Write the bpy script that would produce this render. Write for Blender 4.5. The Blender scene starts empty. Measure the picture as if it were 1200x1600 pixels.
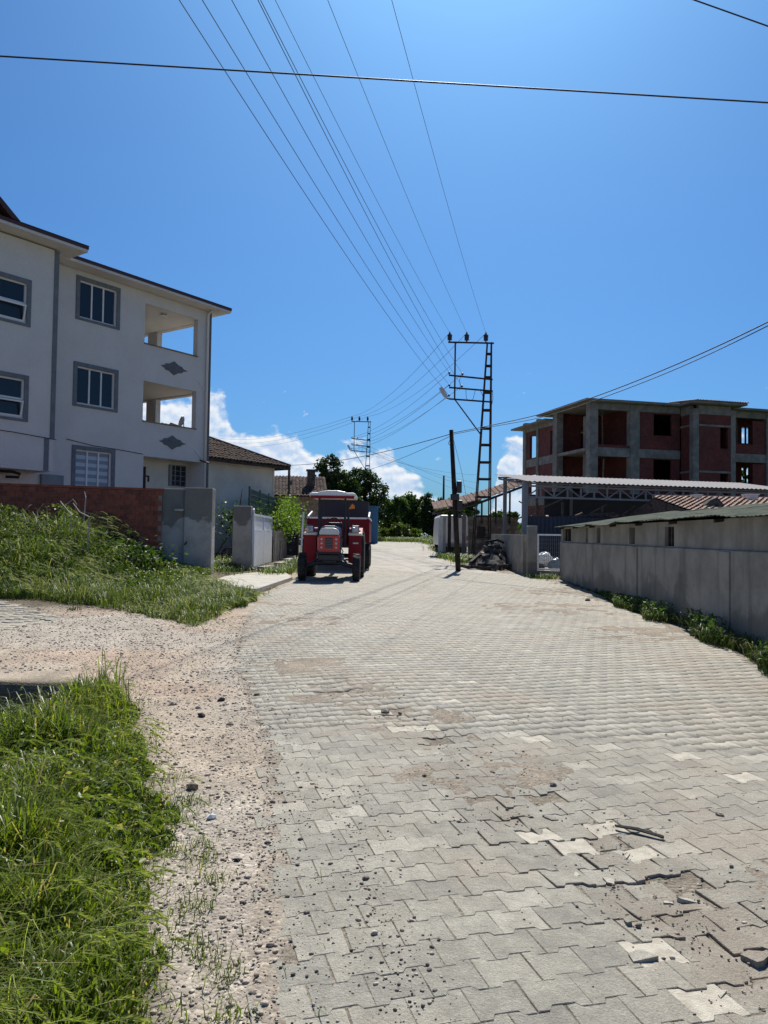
import bpy, math, random
import numpy as np
from math import sin, cos, pi, radians, atan, sqrt
from mathutils import Vector, Matrix

random.seed(7)
rng = np.random.default_rng(11)
scene = bpy.context.scene
COL = scene.collection

# ------------------------------------------------------------------ camera
CAM_H, PITCH, ROLL = 1.55, atan(36 / 1200), radians(0.85)
cam_d = bpy.data.cameras.new('camera')
cam_d.sensor_fit = 'HORIZONTAL'
cam_d.sensor_width = 36.0
cam_d.lens = 36.0                      # 1200 px focal length on 1200 px width
cam_d.clip_start = 0.05
cam_d.clip_end = 5000
cam = bpy.data.objects.new('camera', cam_d)
COL.objects.link(cam)
CAM_M = Matrix.Rotation(pi / 2 + PITCH, 3, 'X') @ Matrix.Rotation(ROLL, 3, 'Z')
cam.matrix_world = Matrix.Translation((0, 0, CAM_H)) @ CAM_M.to_4x4()
scene.camera = cam

# ------------------------------------------------------------------ light
SUN_EL, SUN_AZ = radians(52), radians(7)
SUN_DIR = Vector((sin(SUN_AZ) * cos(SUN_EL), cos(SUN_AZ) * cos(SUN_EL), sin(SUN_EL)))
sun_d = bpy.data.lights.new('sun', 'SUN')
sun_d.energy = 4.2
sun_d.angle = radians(0.53)
sun_d.color = (1.0, 0.955, 0.88)
sun = bpy.data.objects.new('sun', sun_d)
COL.objects.link(sun)
sun.rotation_euler = SUN_DIR.to_track_quat('Z', 'Y').to_euler()
scene.view_settings.view_transform = 'Standard'
scene.view_settings.look = 'None'
scene.view_settings.exposure = 0.75
scene.view_settings.gamma = 1.0
scene.render.film_transparent = False
scene.cycles.use_denoising = True
scene.cycles.max_bounces = 5
scene.cycles.diffuse_bounces = 3
scene.cycles.transparent_max_bounces = 8
SKY_STRENGTH = 0.06


class NT:
    """tiny node-tree helper"""
    def __init__(s, tree):
        s.t = tree
        tree.nodes.clear()

    def n(s, typ, ins=None, **props):
        nd = s.t.nodes.new(typ)
        for k, v in props.items():
            setattr(nd, k, v)
        for k, v in (ins or {}).items():
            s.set(nd, k, v)
        return nd

    def set(s, nd, k, v):
        sock = nd.inputs[k]
        if hasattr(v, 'is_output'):
            s.t.links.new(v, sock)
        elif hasattr(v, 'outputs'):
            s.t.links.new(v.outputs[0], sock)
        else:
            sock.default_value = v

    def math(s, op, a, b=0.0, c=0.0, clamp=False):
        return s.n('ShaderNodeMath', {0: a, 1: b, 2: c}, operation=op, use_clamp=clamp).outputs[0]

    def ramp(s, fac, stops, interp='LINEAR'):
        nd = s.n('ShaderNodeValToRGB', {0: fac})
        nd.color_ramp.interpolation = interp
        el = nd.color_ramp.elements
        while len(el) < len(stops):
            el.new(0.5)
        for e, (p, c) in zip(el, stops):
            e.position = p
            e.color = (c, c, c, 1) if not hasattr(c, '__len__') else (*c[:3], 1)
        return nd.outputs[0]

    def mix(s, fac, a, b, blend='MIX'):
        nd = s.n('ShaderNodeMix', data_type='RGBA', blend_type=blend)
        for k, v in ((0, fac), (6, a), (7, b)):
            if hasattr(v, '__len__') and len(v) == 3:
                v = (*v, 1)
            s.set(nd, k, v)
        return nd.outputs[2]

    def noise(s, vec, scale, detail=4, rough=0.55, dist=0.0, out=0):
        return s.n('ShaderNodeTexNoise', {'Vector': vec, 'Scale': scale, 'Detail': detail, 'Roughness': rough,
                                          'Distortion': dist}).outputs[out]

    def smooth(s, v, a, b, lo=0.0, hi=1.0):
        nd = s.n('ShaderNodeMapRange', {0: v, 1: a, 2: b, 3: lo, 4: hi}, interpolation_type='SMOOTHSTEP')
        return nd.outputs[0]


# ------------------------------------------------------------------ sky with cumulus
world = bpy.data.worlds.new('World')
scene.world = world
world.use_nodes = True
w = NT(world.node_tree)
sky = w.n('ShaderNodeTexSky', sky_type='NISHITA', sun_disc=False, sun_elevation=SUN_EL, sun_rotation=SUN_AZ,
          altitude=300, air_density=1.0, dust_density=2.1, ozone_density=1.5)
tc = w.n('ShaderNodeTexCoord')
sep = w.n('ShaderNodeSeparateXYZ', {0: tc.outputs['Generated']})
az = w.math('MULTIPLY', w.math('ARCTAN2', sep.outputs[0], sep.outputs[1]), 180 / pi)
el = w.math('MULTIPLY', w.math('ARCSINE', sep.outputs[2]), 180 / pi)
nvec = w.n('ShaderNodeCombineXYZ', {0: az, 1: w.math('MULTIPLY', el, 1.25), 2: 3.7})
azn = w.n('ShaderNodeMapRange', {0: az, 1: -40.0, 2: 40.0, 3: 0.0, 4: 1.0}).outputs[0]
env = w.n('ShaderNodeFloatCurve', {'Value': azn})
cv = env.mapping.curves[0]
# cloud-top elevation (deg / 20) against azimuth (deg)
ENV = [(-40, 9.5), (-20, 9.6), (-14, 10.2), (-12.6, 10.4), (-11.4, 8.0), (-10.6, 7.3), (-9, 7.8), (-7.6, 7.4), (-5.5, 7.0),
       (-3.0, 6.9), (-1, 6.3), (1, 5.6), (3, 4.6), (4.6, 3.2), (5.6, 2.2), (7.6, 2.0), (8.6, 6.2), (10, 6.8), (11, 5.8),
       (13, 4.5), (20, 6.8), (24, 7.2), (30, 6.5), (40, 7.5)]
while len(cv.points) < len(ENV):
    cv.points.new(0.5, 0.5)
for pnt, (a, e) in zip(cv.points, ENV):
    pnt.location = ((a + 40) / 80, e / 20)
env.mapping.update()
top = w.math('MULTIPLY', env.outputs[0], 20.0)
n1 = w.noise(nvec, 0.42, 8, 0.58)
n2 = w.noise(nvec, 0.17, 3, 0.5)
off = w.n('ShaderNodeVectorMath', {0: nvec, 1: (0.12, 0.42, 0.0)}, operation='ADD')
n1b = w.noise(off, 0.42, 5, 0.55)
d = w.math('ADD', w.math('SUBTRACT', top, el), w.math('MULTIPLY', w.math('SUBTRACT', n1, 0.5), 6.5))
alpha = w.smooth(d, 0.0, 1.1)
hole = w.smooth(w.math('ADD', w.math('MULTIPLY', n2, 0.55), w.math('MULTIPLY', n1, 0.45)), 0.36, 0.47)
alpha = w.math('MULTIPLY', alpha, hole)
# detached small puffs just above the bank
pf = w.noise(nvec, 0.9, 6, 0.55)
puff = w.math('MULTIPLY', w.smooth(pf, 0.67, 0.78),
              w.math('MULTIPLY', w.smooth(el, 13.5, 9.5), w.smooth(el, 4.0, 7.0)))
alpha = w.math('MAXIMUM', alpha, w.math('MULTIPLY', puff, 0.85))
alpha = w.math('MULTIPLY', alpha, w.smooth(el, -1.0, 1.0))
lit = w.smooth(w.math('SUBTRACT', n1, n1b), -0.10, 0.12)
ccol = w.mix(lit, (5.3, 6.6, 8.6), (9.6, 9.7, 9.8))
ccol = w.mix(w.smooth(d, 0.5, 6.0), ccol, (6.0, 7.3, 9.0))
blue = w.mix(1.0, sky.outputs[0], (0.272, 0.60, 1.0), 'MULTIPLY')
skyc = w.mix(w.math('MULTIPLY', alpha, 0.94), blue, ccol)
bg = w.n('ShaderNodeBackground', {'Color': skyc, 'Strength': SKY_STRENGTH})
wo = w.n('ShaderNodeOutputWorld', {'Surface': bg.outputs[0]})


# ------------------------------------------------------------------ measuring helpers
def ray(px, py):
    return CAM_M @ Vector(((px - 600) / 1200, -(py - 800) / 1200, -1))


def at(px, py, dist):
    """world point seen at a photo position, dist metres in front of the camera"""
    v = ray(px, py)
    return Vector((0, 0, CAM_H)) + v * (dist / v.y)


def smoothstep(a, b, x):
    t = np.clip((np.asarray(x, float) - a) / (b - a), 0, 1)
    return t * t * (3 - 2 * t)


def prof(y):
    y = np.asarray(y, float)
    return np.where(y < 25, 0.012 * y, np.where(y < 75, 0.3 + 0.018 * (y - 25), 1.2))


XL = np.array([(-8, 0.1), (2.43, -0.38), (3.25, -0.52), (4.93, -0.72), (6.66, -1.16), (8.83, -1.72), (11, -2.05), (13.2, -2.33),
               (16, -2.62), (21.9, -2.62), (26, -2.75), (90, -3.0)])
XR = np.array([(-8, 4.0), (0, 4.2), (9.76, 4.5), (14.4, 4.75), (23.5, 4.95), (26, 4.4), (30, 3.35), (44, 3.4), (90, 3.2)])


def xl(y): return np.interp(y, XL[:, 0], XL[:, 1])
def xr(y): return np.interp(y, XR[:, 0], XR[:, 1])


_perm = rng.random((256, 256))


def vnoise(x, y, s):
    """smooth value noise, 0..1"""
    x = np.asarray(x, float) / s + 1000
    y = np.asarray(y, float) / s + 1000
    xi, yi = np.floor(x).astype(int), np.floor(y).astype(int)
    fx, fy = x - xi, y - yi
    fx, fy = fx * fx * (3 - 2 * fx), fy * fy * (3 - 2 * fy)
    g = lambda a, b: _perm[a % 256, b % 256]
    return (g(xi, yi) * (1 - fx) + g(xi + 1, yi) * fx) * (1 - fy) + (g(xi, yi + 1) * (1 - fx) + g(xi + 1, yi + 1) * fx) * fy


SIDE_POLY = [(-5.05, 12.45), (-5.4, 10.85), (-14, 7.5), (-16, 10.5), (-7.2, 14.5)]


def in_poly(x, y, poly):
    x, y = np.asarray(x, float), np.asarray(y, float)
    inside = np.zeros(np.broadcast(x, y).shape, bool)
    n = len(poly)
    for i in range(n):
        x1, y1 = poly[i]
        x2, y2 = poly[(i + 1) % n]
        c = ((y1 > y) != (y2 > y)) & (x < (x2 - x1) * (y - y1) / (y2 - y1 + 1e-12) + x1)
        inside ^= c
    return inside


# broken stretches of the paving: (x, y, radius)
DAMAGE = [(0.75, 4.1, .35), (1.05, 3.75, .35), (1.2, 3.35, .35), (1.35, 3.0, .3), (1.45, 2.75, .3), (1.55, 2.55, .25),
          (0.1, 6.4, .22), (0.45, 5.6, .22), (-0.45, 7.3, .25), (0.9, 4.5, .2)]
DIRTY = [(0.35, 6.1, .5), (0.75, 5.2, .4), (0.3, 4.75, .3), (1.9, 3.35, .35), (1.85, 2.9, .22), (-0.35, 7.2, .55), (1.2, 4.05, .25),
         (-0.9, 8.6, .5), (-1.4, 12.5, .9), (-2.2, 15, .7), (0.9, 4.9, .35), (3.4, 15.0, 1.4), (3.9, 11.5, .9), (4.2, 19, 1.2)]


def field(spots, x, y):
    v = np.zeros(np.broadcast(x, y).shape)
    for (a, b, r) in spots:
        v = np.maximum(v, np.exp(-(((x - a) ** 2 + (y - b) ** 2) / (r * r))))
    return v


def road_sag(x, y):
    return (vnoise(x, y, 1.3) - .5) * .030 + (vnoise(x, y, .5) - .5) * .006 - .02 * field(DAMAGE, x, y)


def H(x, y):
    """height of the bare ground"""
    x, y = np.asarray(x, float), np.asarray(y, float)
    z = prof(y) + 0 * x
    out_l = xl(y) - x
    z = z + 0.22 * smoothstep(1.0, 2.6, out_l) * smoothstep(12.5, 20, y) * (y < 60)
    # ditch left of the near grass
    k = smoothstep(-2.6, -2.95, x) * smoothstep(-6.2, -5.6, x) * smoothstep(7.45, 7.25, y)
    z = z - 0.95 * k
    # grass bank slightly lower towards the ditch
    z = z - 0.10 * smoothstep(-1.4, -3.0, x) * smoothstep(7.0, 5.5, y)
    z = z + (vnoise(x, y, .8) - .5) * .05 * smoothstep(0.05, .5, out_l) + (vnoise(x, y, .22) - .5) * .016 * smoothstep(0.0, .3, out_l)
    return z


def ground_at(px, py, dz=0.0):
    v = ray(px, py)
    lo, hi = .5, 300.
    for _ in range(50):
        m = (lo + hi) / 2
        q = Vector((0, 0, CAM_H)) + v * (m / v.y)
        if q.z > float(prof(m)) + dz:
            lo = m
        else:
            hi = m
    return q


# ------------------------------------------------------------------ object helpers
class MB:
    def __init__(s):
        s.v, s.f = [], []

    def add(s, verts, faces):
        o = len(s.v)
        s.v += [tuple(p) for p in verts]
        s.f += [tuple(i + o for i in fc) for fc in faces]
        return s

    def box(s, x0, x1, y0, y1, z0, z1, M=None):
        vs = [(x, y, z) for z in (z0, z1) for y in (y0, y1) for x in (x0, x1)]
        if M is not None:
            vs = [M @ Vector(p) for p in vs]
        return s.add(vs, [(0, 2, 3, 1), (4, 5, 7, 6), (0, 1, 5, 4), (2, 6, 7, 3), (0, 4, 6, 2), (1, 3, 7, 5)])

    def bar(s, p0, p1, wd, ht=None, up=(0, 0, 1)):
        p0, p1 = Vector(p0), Vector(p1)
        ht = wd if ht is None else ht
        d_ = (p1 - p0)
        L = d_.length
        d_.normalize()
        a = d_.cross(Vector(up))
        if a.length < 1e-4:
            a = d_.cross(Vector((0, 1, 0)))
        a.normalize()
        b = a.cross(d_)
        M = Matrix((a, d_, b)).transposed().to_4x4()
        M.translation = p0
        return s.box(-wd / 2, wd / 2, 0, L, -ht / 2, ht / 2, M)

    def tube(s, pts, r, n=6, caps=True):
        pts = [Vector(p) for p in pts]
        rs = r if hasattr(r, '__len__') else [r] * len(pts)
        rings = []
        prev = None
        for i, p in enumerate(pts):
            t = (pts[min(i + 1, len(pts) - 1)] - pts[max(i - 1, 0)]).normalized()
            a = t.cross(prev if prev is not None else Vector((0.31, 0.2, 0.93)))
            if a.length < 1e-3:
                a = t.cross(Vector((1, 0, 0)))
            a.normalize()
            b = t.cross(a)
            rings.append([p + (a * cos(2 * pi * k / n) + b * sin(2 * pi * k / n)) * rs[i] for k in range(n)])
        vs = [q for rg in rings for q in rg]
        fs = []
        for i in range(len(pts) - 1):
            for k in range(n):
                k2 = (k + 1) % n
                fs.append((i * n + k, i * n + k2, (i + 1) * n + k2, (i + 1) * n + k))
        if caps:
            fs.append(tuple(range(n - 1, -1, -1)))
            fs.append(tuple((len(pts) - 1) * n + k for k in range(n)))
        return s.add(vs, fs)

    def lathe(s, prof_, n=16, M=None):
        """profile of (radius, z) turned about z"""
        vs, fs = [], []
        for (r, z) in prof_:
            for k in range(n):
                p = Vector((r * cos(2 * pi * k / n), r * sin(2 * pi * k / n), z))
                vs.append(M @ p if M is not None else p)
        m = len(prof_)
        for i in range(m - 1):
            for k in range(n):
                k2 = (k + 1) % n
                fs.append((i * n + k, i * n + k2, (i + 1) * n + k2, (i + 1) * n + k))
        fs.append(tuple(range(n - 1, -1, -1)))
        fs.append(tuple((m - 1) * n + k for k in range(n)))
        return s.add(vs, fs)

    def prism(s, poly, a, b, axis='y', M=None):
        """polygon extruded along an axis; poly in the other two coordinates"""
        n = len(poly)
        def mk(p, t):
            if axis == 'y': q = (p[0], t, p[1])
            elif axis == 'x': q = (t, p[0], p[1])
            else: q = (p[0], p[1], t)
            return M @ Vector(q) if M is not None else Vector(q)
        vs = [mk(p, a) for p in poly] + [mk(p, b) for p in poly]
        fs = [tuple(range(n)), tuple(range(2 * n - 1, n - 1, -1))]
        fs += [(i, i + n, (i + 1) % n + n, (i + 1) % n) for i in range(n)]
        return s.add(vs, fs)

    def wall(s, x0, x1, z0, z1, y0, y1, openings=()):
        """wall in the xz plane, y0..y1 thick, with rectangular openings (x0,x1,z0,z1)"""
        xs = sorted(set([x0, x1] + [v for o in openings for v in o[:2] if x0 < v < x1]))
        for a, b in zip(xs[:-1], xs[1:]):
            m = (a + b) / 2
            cuts = sorted((max(o[2], z0), min(o[3], z1)) for o in openings if o[0] < m < o[1])
            z = z0
            for c0, c1 in cuts:
                if c0 > z + 1e-4:
                    s.box(a, b, y0, y1, z, c0)
                z = max(z, c1)
            if z1 > z + 1e-4:
                s.box(a, b, y0, y1, z, z1)
        return s

    def mesh(s, name):
        me = bpy.data.meshes.new(name)
        me.from_pydata(s.v, [], s.f)
        me.update()
        return me

    def build(s, name, mat, parent=None, smooth=False, bevel=0.0, loc=None, rz=None, kind=None):
        me = s.mesh(name)
        me.materials.append(mat)
        if smooth:
            me.polygons.foreach_set('use_smooth', [True] * len(me.polygons))
        return link(name, me, parent, bevel, loc, rz, kind)


def link(name, me, parent=None, bevel=0.0, loc=None, rz=None, kind=None):
    o = bpy.data.objects.new(name, me)
    COL.objects.link(o)
    o.parent = parent
    if loc is not None:
        o.location = loc
    if rz is not None:
        o.rotation_euler = (0, 0, rz)
    if bevel:
        m = o.modifiers.new('bevel', 'BEVEL')
        m.width = bevel
        m.segments = 2
        m.limit_method = 'ANGLE'
    if kind:
        o['kind'] = kind
    return o


def thing(name, label, cat, loc=(0, 0, 0), rz=0.0, group=None):
    o = bpy.data.objects.new(name, None)
    COL.objects.link(o)
    o.location = loc
    o.rotation_euler = (0, 0, rz)
    o.empty_display_size = 0.2
    return tag(o, label, cat, group)


def tag(o, label=None, cat=None, group=None, kind=None):
    for k, v in (('label', label), ('category', cat), ('group', group), ('kind', kind)):
        if v:
            o[k] = v
    return o


def copy_tree(o, parent=None):
    c = o.copy()
    COL.objects.link(c)
    c.parent = parent
    for ch in list(o.children):
        copy_tree(ch, c)
    return c


def np_mesh(name, verts, faces, mat, parent=None, kind=None, smooth=False):
    """verts (N,3) array, faces list of equal-length index arrays [(M,k), ...]"""
    me = bpy.data.meshes.new(name)
    verts = np.asarray(verts, np.float32)
    loops = np.concatenate([f.ravel() for f in faces]).astype(np.int32)
    tot = np.concatenate([np.full(len(f), f.shape[1], np.int32) for f in faces])
    start = np.concatenate([[0], np.cumsum(tot)[:-1]]).astype(np.int32)
    me.vertices.add(len(verts))
    me.vertices.foreach_set('co', verts.ravel())
    me.loops.add(len(loops))
    me.loops.foreach_set('vertex_index', loops)
    me.polygons.add(len(tot))
    me.polygons.foreach_set('loop_start', start)
    me.polygons.foreach_set('loop_total', tot)
    if smooth:
        me.polygons.foreach_set('use_smooth', np.ones(len(tot), bool))
    me.update(calc_edges=True)
    me.validate()
    me.materials.append(mat)
    return link(name, me, parent, kind=kind)


# ------------------------------------------------------------------ materials
def mat_base(name):
    m = bpy.data.materials.new(name)
    m.use_nodes = True
    return m, NT(m.node_tree)


def out(nt, shader):
    nt.n('ShaderNodeOutputMaterial', {'Surface': shader})


def pos(nt):
    return nt.n('ShaderNodeNewGeometry').outputs['Position']


def mottled(name, c1, c2, scale=3.0, rough=0.85, bump=0.2, fine=60.0, spec=0.3, metallic=0.0, c3=None, s3=0.6):
    """two-tone noisy surface with fine relief"""
    m, nt = mat_base(name)
    p = pos(nt)
    a = nt.noise(p, scale, 6, 0.6)
    col = nt.mix(nt.smooth(a, 0.34, 0.66), c1, c2)
    if c3:
        b = nt.noise(p, s3, 4, 0.65)
        col = nt.mix(nt.smooth(b, 0.52, 0.68, 0, .85), col, c3)
    f = nt.noise(p, fine, 3, 0.6)
    col = nt.mix(0.55, col, nt.ramp(f, [(0.3, 0.72), (0.7, 1.15)]), 'MULTIPLY')
    bm = nt.n('ShaderNodeBump', {'Strength': bump, 'Distance': 0.02, 'Height': nt.math('ADD', f, nt.math('MULTIPLY', a, 1.2))})
    b = nt.n('ShaderNodeBsdfPrincipled', {'Base Color': col, 'Roughness': rough, 'Specular IOR Level': spec, 'Metallic': metallic,
                                          'Normal': bm.outputs[0]})
    out(nt, b.outputs[0])
    return m


def paint(name, c, rough=0.45, var=0.12, dirt=None, metallic=0.0, spec=0.5, bump=0.04):
    m, nt = mat_base(name)
    p = pos(nt)
    a = nt.noise(p, 2.2, 5, 0.6)
    col = nt.mix(1.0, c, nt.ramp(a, [(0.3, 1 - var), (0.7, 1 + var * .5)]), 'MULTIPLY')
    if dirt:
        b = nt.noise(p, 7.0, 6, 0.65)
        col = nt.mix(nt.smooth(b, 0.5, 0.72, 0, .8), col, dirt)
    f = nt.noise(p, 90, 2)
    bm = nt.n('ShaderNodeBump', {'Strength': bump, 'Distance': 0.01, 'Height': f})
    b = nt.n('ShaderNodeBsdfPrincipled', {'Base Color': col, 'Roughness': nt.math('ADD', nt.math('MULTIPLY', a, .2), rough - .1),
                                          'Metallic': metallic, 'Specular IOR Level': spec, 'Normal': bm.outputs[0]})
    out(nt, b.outputs[0])
    return m


def leaf_mat(name, c1, c2, trans=0.45, dry=None, dry_amt=0.15, rough=0.5):
    m, nt = mat_base(name)
    geo = nt.n('ShaderNodeNewGeometry')
    r = geo.outputs['Random Per Island']
    n = nt.noise(geo.outputs['Position'], 1.1, 3)
    col = nt.mix(nt.math('ADD', nt.math('MULTIPLY', r, .65), nt.math('MULTIPLY', nt.smooth(n, .35, .65), .35)), c1, c2)
    if dry:
        col = nt.mix(nt.smooth(nt.math('FRACT', nt.math('MULTIPLY', r, 7.3)), 1 - dry_amt, 1 - dry_amt + .02), col, dry)
    df = nt.n('ShaderNodeBsdfPrincipled', {'Base Color': col, 'Roughness': rough, 'Specular IOR Level': .28})
    tcol = nt.mix(1.0, col, (1.35, 1.42, .48), 'MULTIPLY')
    tr = nt.n('ShaderNodeBsdfTranslucent', {'Color': tcol})
    mx = nt.n('ShaderNodeMixShader', {0: trans, 1: df.outputs[0], 2: tr.outputs[0]})
    out(nt, mx.outputs[0])
    return m


def brick_mat(name, c1, c2, mortar, sx=0.19, sy=0.135):
    """brickwork too far away to pick apart; uses generated object coordinates in metres"""
    m, nt = mat_base(name)
    tcn = nt.n('ShaderNodeTexCoord')
    s_ = nt.n('ShaderNodeSeparateXYZ', {0: tcn.outputs['Object']})
    v = nt.n('ShaderNodeCombineXYZ', {0: nt.math('ADD', s_.outputs[0], s_.outputs[1]), 1: s_.outputs[2], 2: 0.0})
    br = nt.n('ShaderNodeTexBrick', {'Vector': v, 'Color1': (*c1, 1), 'Color2': (*c2, 1), 'Mortar': (*mortar, 1), 'Scale': 1.0,
                                     'Mortar Size': 0.012, 'Brick Width': sx, 'Row Height': sy, 'Bias': 0.1})
    n = nt.noise(pos(nt), 1.6, 5)
    col = nt.mix(.8, br.outputs[0], nt.ramp(n, [(.3, .65), (.7, 1.2)]), 'MULTIPLY')
    bm = nt.n('ShaderNodeBump', {'Strength': .6, 'Distance': .02, 'Height': nt.math('SUBTRACT', 1.0, br.outputs[1])})
    b = nt.n('ShaderNodeBsdfPrincipled', {'Base Color': col, 'Roughness': .9, 'Normal': bm.outputs[0]})
    out(nt, b.outputs[0])
    return m


def glass_mat(name, c=(0.02, 0.028, 0.035), rough=0.04):
    m, nt = mat_base(name)
    n = nt.noise(pos(nt), .9, 2)
    bm = nt.n('ShaderNodeBump', {'Strength': .05, 'Distance': .05, 'Height': n})
    b = nt.n('ShaderNodeBsdfPrincipled', {'Base Color': (*c, 1), 'Roughness': rough, 'Specular IOR Level': .45, 'IOR': 1.5,
                                          'Normal': bm.outputs[0]})
    out(nt, b.outputs[0])
    return m


def paver_mat():
    m, nt = mat_base('paver_concrete')
    geo = nt.n('ShaderNodeNewGeometry')
    p = geo.outputs['Position']
    oi = nt.n('ShaderNodeObjectInfo')
    r = nt.math('FRACT', nt.math('ADD', nt.math('MULTIPLY', oi.outputs['Random'], 5.17),
                                 nt.math('MULTIPLY', geo.outputs['Random Per Island'], 3.3)))
    col = nt.ramp(r, [(0.0, (.255, .24, .198)), (.25, (.285, .266, .217)), (.6, (.305, .284, .231)), (.92, (.328, .305, .248)), (1.0, (.41, .38, .31))])
    mid = nt.noise(p, 9, 5, .65)
    col = nt.mix(.85, col, nt.ramp(mid, [(.3, .70), (.68, 1.14)]), 'MULTIPLY')
    mott = nt.noise(p, 2.6, 5, .7)
    col = nt.mix(.6, col, nt.ramp(mott, [(.32, .74), (.68, 1.16)]), 'MULTIPLY')
    big = nt.noise(p, .8, 4, .6)
    col = nt.mix(nt.smooth(big, .47, .68, 0, .55), col, (.30, .245, .185))          # earth trodden into the surface
    # soil dragged along the wheel tracks
    sx0 = nt.n('ShaderNodeSeparateXYZ', {0: p})
    for (xa, sl, wd_, amt) in ((2.45, -.375, .55, .75), (1.1, .0, .35, .35), (4.1, -.05, .7, .5)):
        off_ = nt.math('SUBTRACT', sx0.outputs[0], nt.math('ADD', nt.math('MULTIPLY', sx0.outputs[1], sl), xa))
        trk = nt.smooth(nt.math('ABSOLUTE', off_), wd_, .05)
        trk = nt.math('MULTIPLY', trk, nt.smooth(nt.noise(p, 1.7, 6, .7), .40, .62))
        col = nt.mix(nt.math('MULTIPLY', trk, amt), col, (.215, .175, .13))
    # far stretch is dustier
    sx = nt.n('ShaderNodeSeparateXYZ', {0: p})
    dust = nt.math('MULTIPLY', nt.smooth(sx.outputs[1], 6.5, 13.0), nt.smooth(nt.noise(p, .55, 5, .7), .30, .62))
    col = nt.mix(nt.math('MULTIPLY', dust, .55), col, (.355, .318, .258))
    sp = nt.noise(p, 260, 2, .7)
    col = nt.mix(.6, col, nt.ramp(sp, [(.26, .42), (.42, .95), (.58, 1.02), (.74, 1.7)]), 'MULTIPLY')
    sp2 = nt.noise(p, 105, 3, .75)
    col = nt.mix(.7, col, nt.ramp(sp2, [(.26, .45), (.42, .92), (.58, 1.04), (.72, 1.55)]), 'MULTIPLY')
    h = nt.math('ADD', nt.math('ADD', nt.math('MULTIPLY', sp, .35), nt.math('MULTIPLY', sp2, .8)), nt.math('MULTIPLY', nt.noise(p, 45, 4, .65), .9))
    bm = nt.n('ShaderNodeBump', {'Strength': .9, 'Distance': .009, 'Height': h})
    b = nt.n('ShaderNodeBsdfPrincipled', {'Base Color': col, 'Roughness': .82, 'Specular IOR Level': .35, 'Normal': bm.outputs[0]})
    out(nt, b.outputs[0])
    return m


def earth_mat():
    m, nt = mat_base('earth')
    p = pos(nt)
    at_ = nt.n('ShaderNodeAttribute', attribute_name='earth_colour')
    n = nt.noise(p, 2.3, 6, .65)
    col = nt.mix(.9, at_.outputs['Color'], nt.ramp(n, [(.3, .72), (.7, 1.2)]), 'MULTIPLY')
    g = nt.n('ShaderNodeTexVoronoi', {'Vector': p, 'Scale': 55.0})
    gr = nt.n('ShaderNodeSeparateColor', {0: g.outputs['Color']})
    col = nt.mix(.7, col, nt.ramp(gr.outputs[0], [(0, .62), (.5, .95), (.88, 1.15), (1, 1.6)]), 'MULTIPLY')
    f = nt.noise(p, 190, 3, .7)
    col = nt.mix(.55, col, nt.ramp(f, [(.3, .65), (.7, 1.3)]), 'MULTIPLY')
    hh = nt.math('ADD', nt.math('MULTIPLY', g.outputs['Distance'], -.8), nt.math('ADD', nt.math('MULTIPLY', f, .5), n))
    bm = nt.n('ShaderNodeBump', {'Strength': .8, 'Distance': .012, 'Height': hh})
    b = nt.n('ShaderNodeBsdfPrincipled', {'Base Color': col, 'Roughness': .95, 'Specular IOR Level': .2, 'Normal': bm.outputs[0]})
    out(nt, b.outputs[0])
    return m


def stained_wall_mat():
    """grey render with damp rising from the foot and rain streaks"""
    m, nt = mat_base('stained_render')
    p = pos(nt)
    s_ = nt.n('ShaderNodeSeparateXYZ', {0: p})
    a = nt.noise(p, 1.4, 7, .65)
    col = nt.mix(nt.smooth(a, .35, .65), (.20, .19, .163), (.30, .283, .246))
    st = nt.n('ShaderNodeMapping', {0: p, 'Scale': (3.2, 3.2, .22)})
    k = nt.noise(st, 1.0, 5, .6)
    col = nt.mix(nt.smooth(k, .52, .70, 0, .7), col, (.13, .122, .105))
    blotch = nt.noise(p, .75, 5, .62)
    hgt = nt.math('SUBTRACT', s_.outputs[2], nt.math('MULTIPLY', s_.outputs[1], .012))
    lim = nt.math('ADD', nt.math('MULTIPLY', nt.math('SUBTRACT', blotch, .5), 3.4), .46)
    damp = nt.smooth(nt.math('SUBTRACT', lim, hgt), -.12, .22)
    col = nt.mix(nt.math('MULTIPLY', damp, .52), col, (.075, .068, .06))
    f = nt.noise(p, 70, 4, .65)
    col = nt.mix(.5, col, nt.ramp(f, [(.3, .78), (.7, 1.15)]), 'MULTIPLY')
    bm = nt.n('ShaderNodeBump', {'Strength': .4, 'Distance': .02, 'Height': nt.math('ADD', f, nt.math('MULTIPLY', a, 2))})
    b = nt.n('ShaderNodeBsdfPrincipled', {'Base Color': col, 'Roughness': .92, 'Normal': bm.outputs[0]})
    out(nt, b.outputs[0])
    return m


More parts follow.
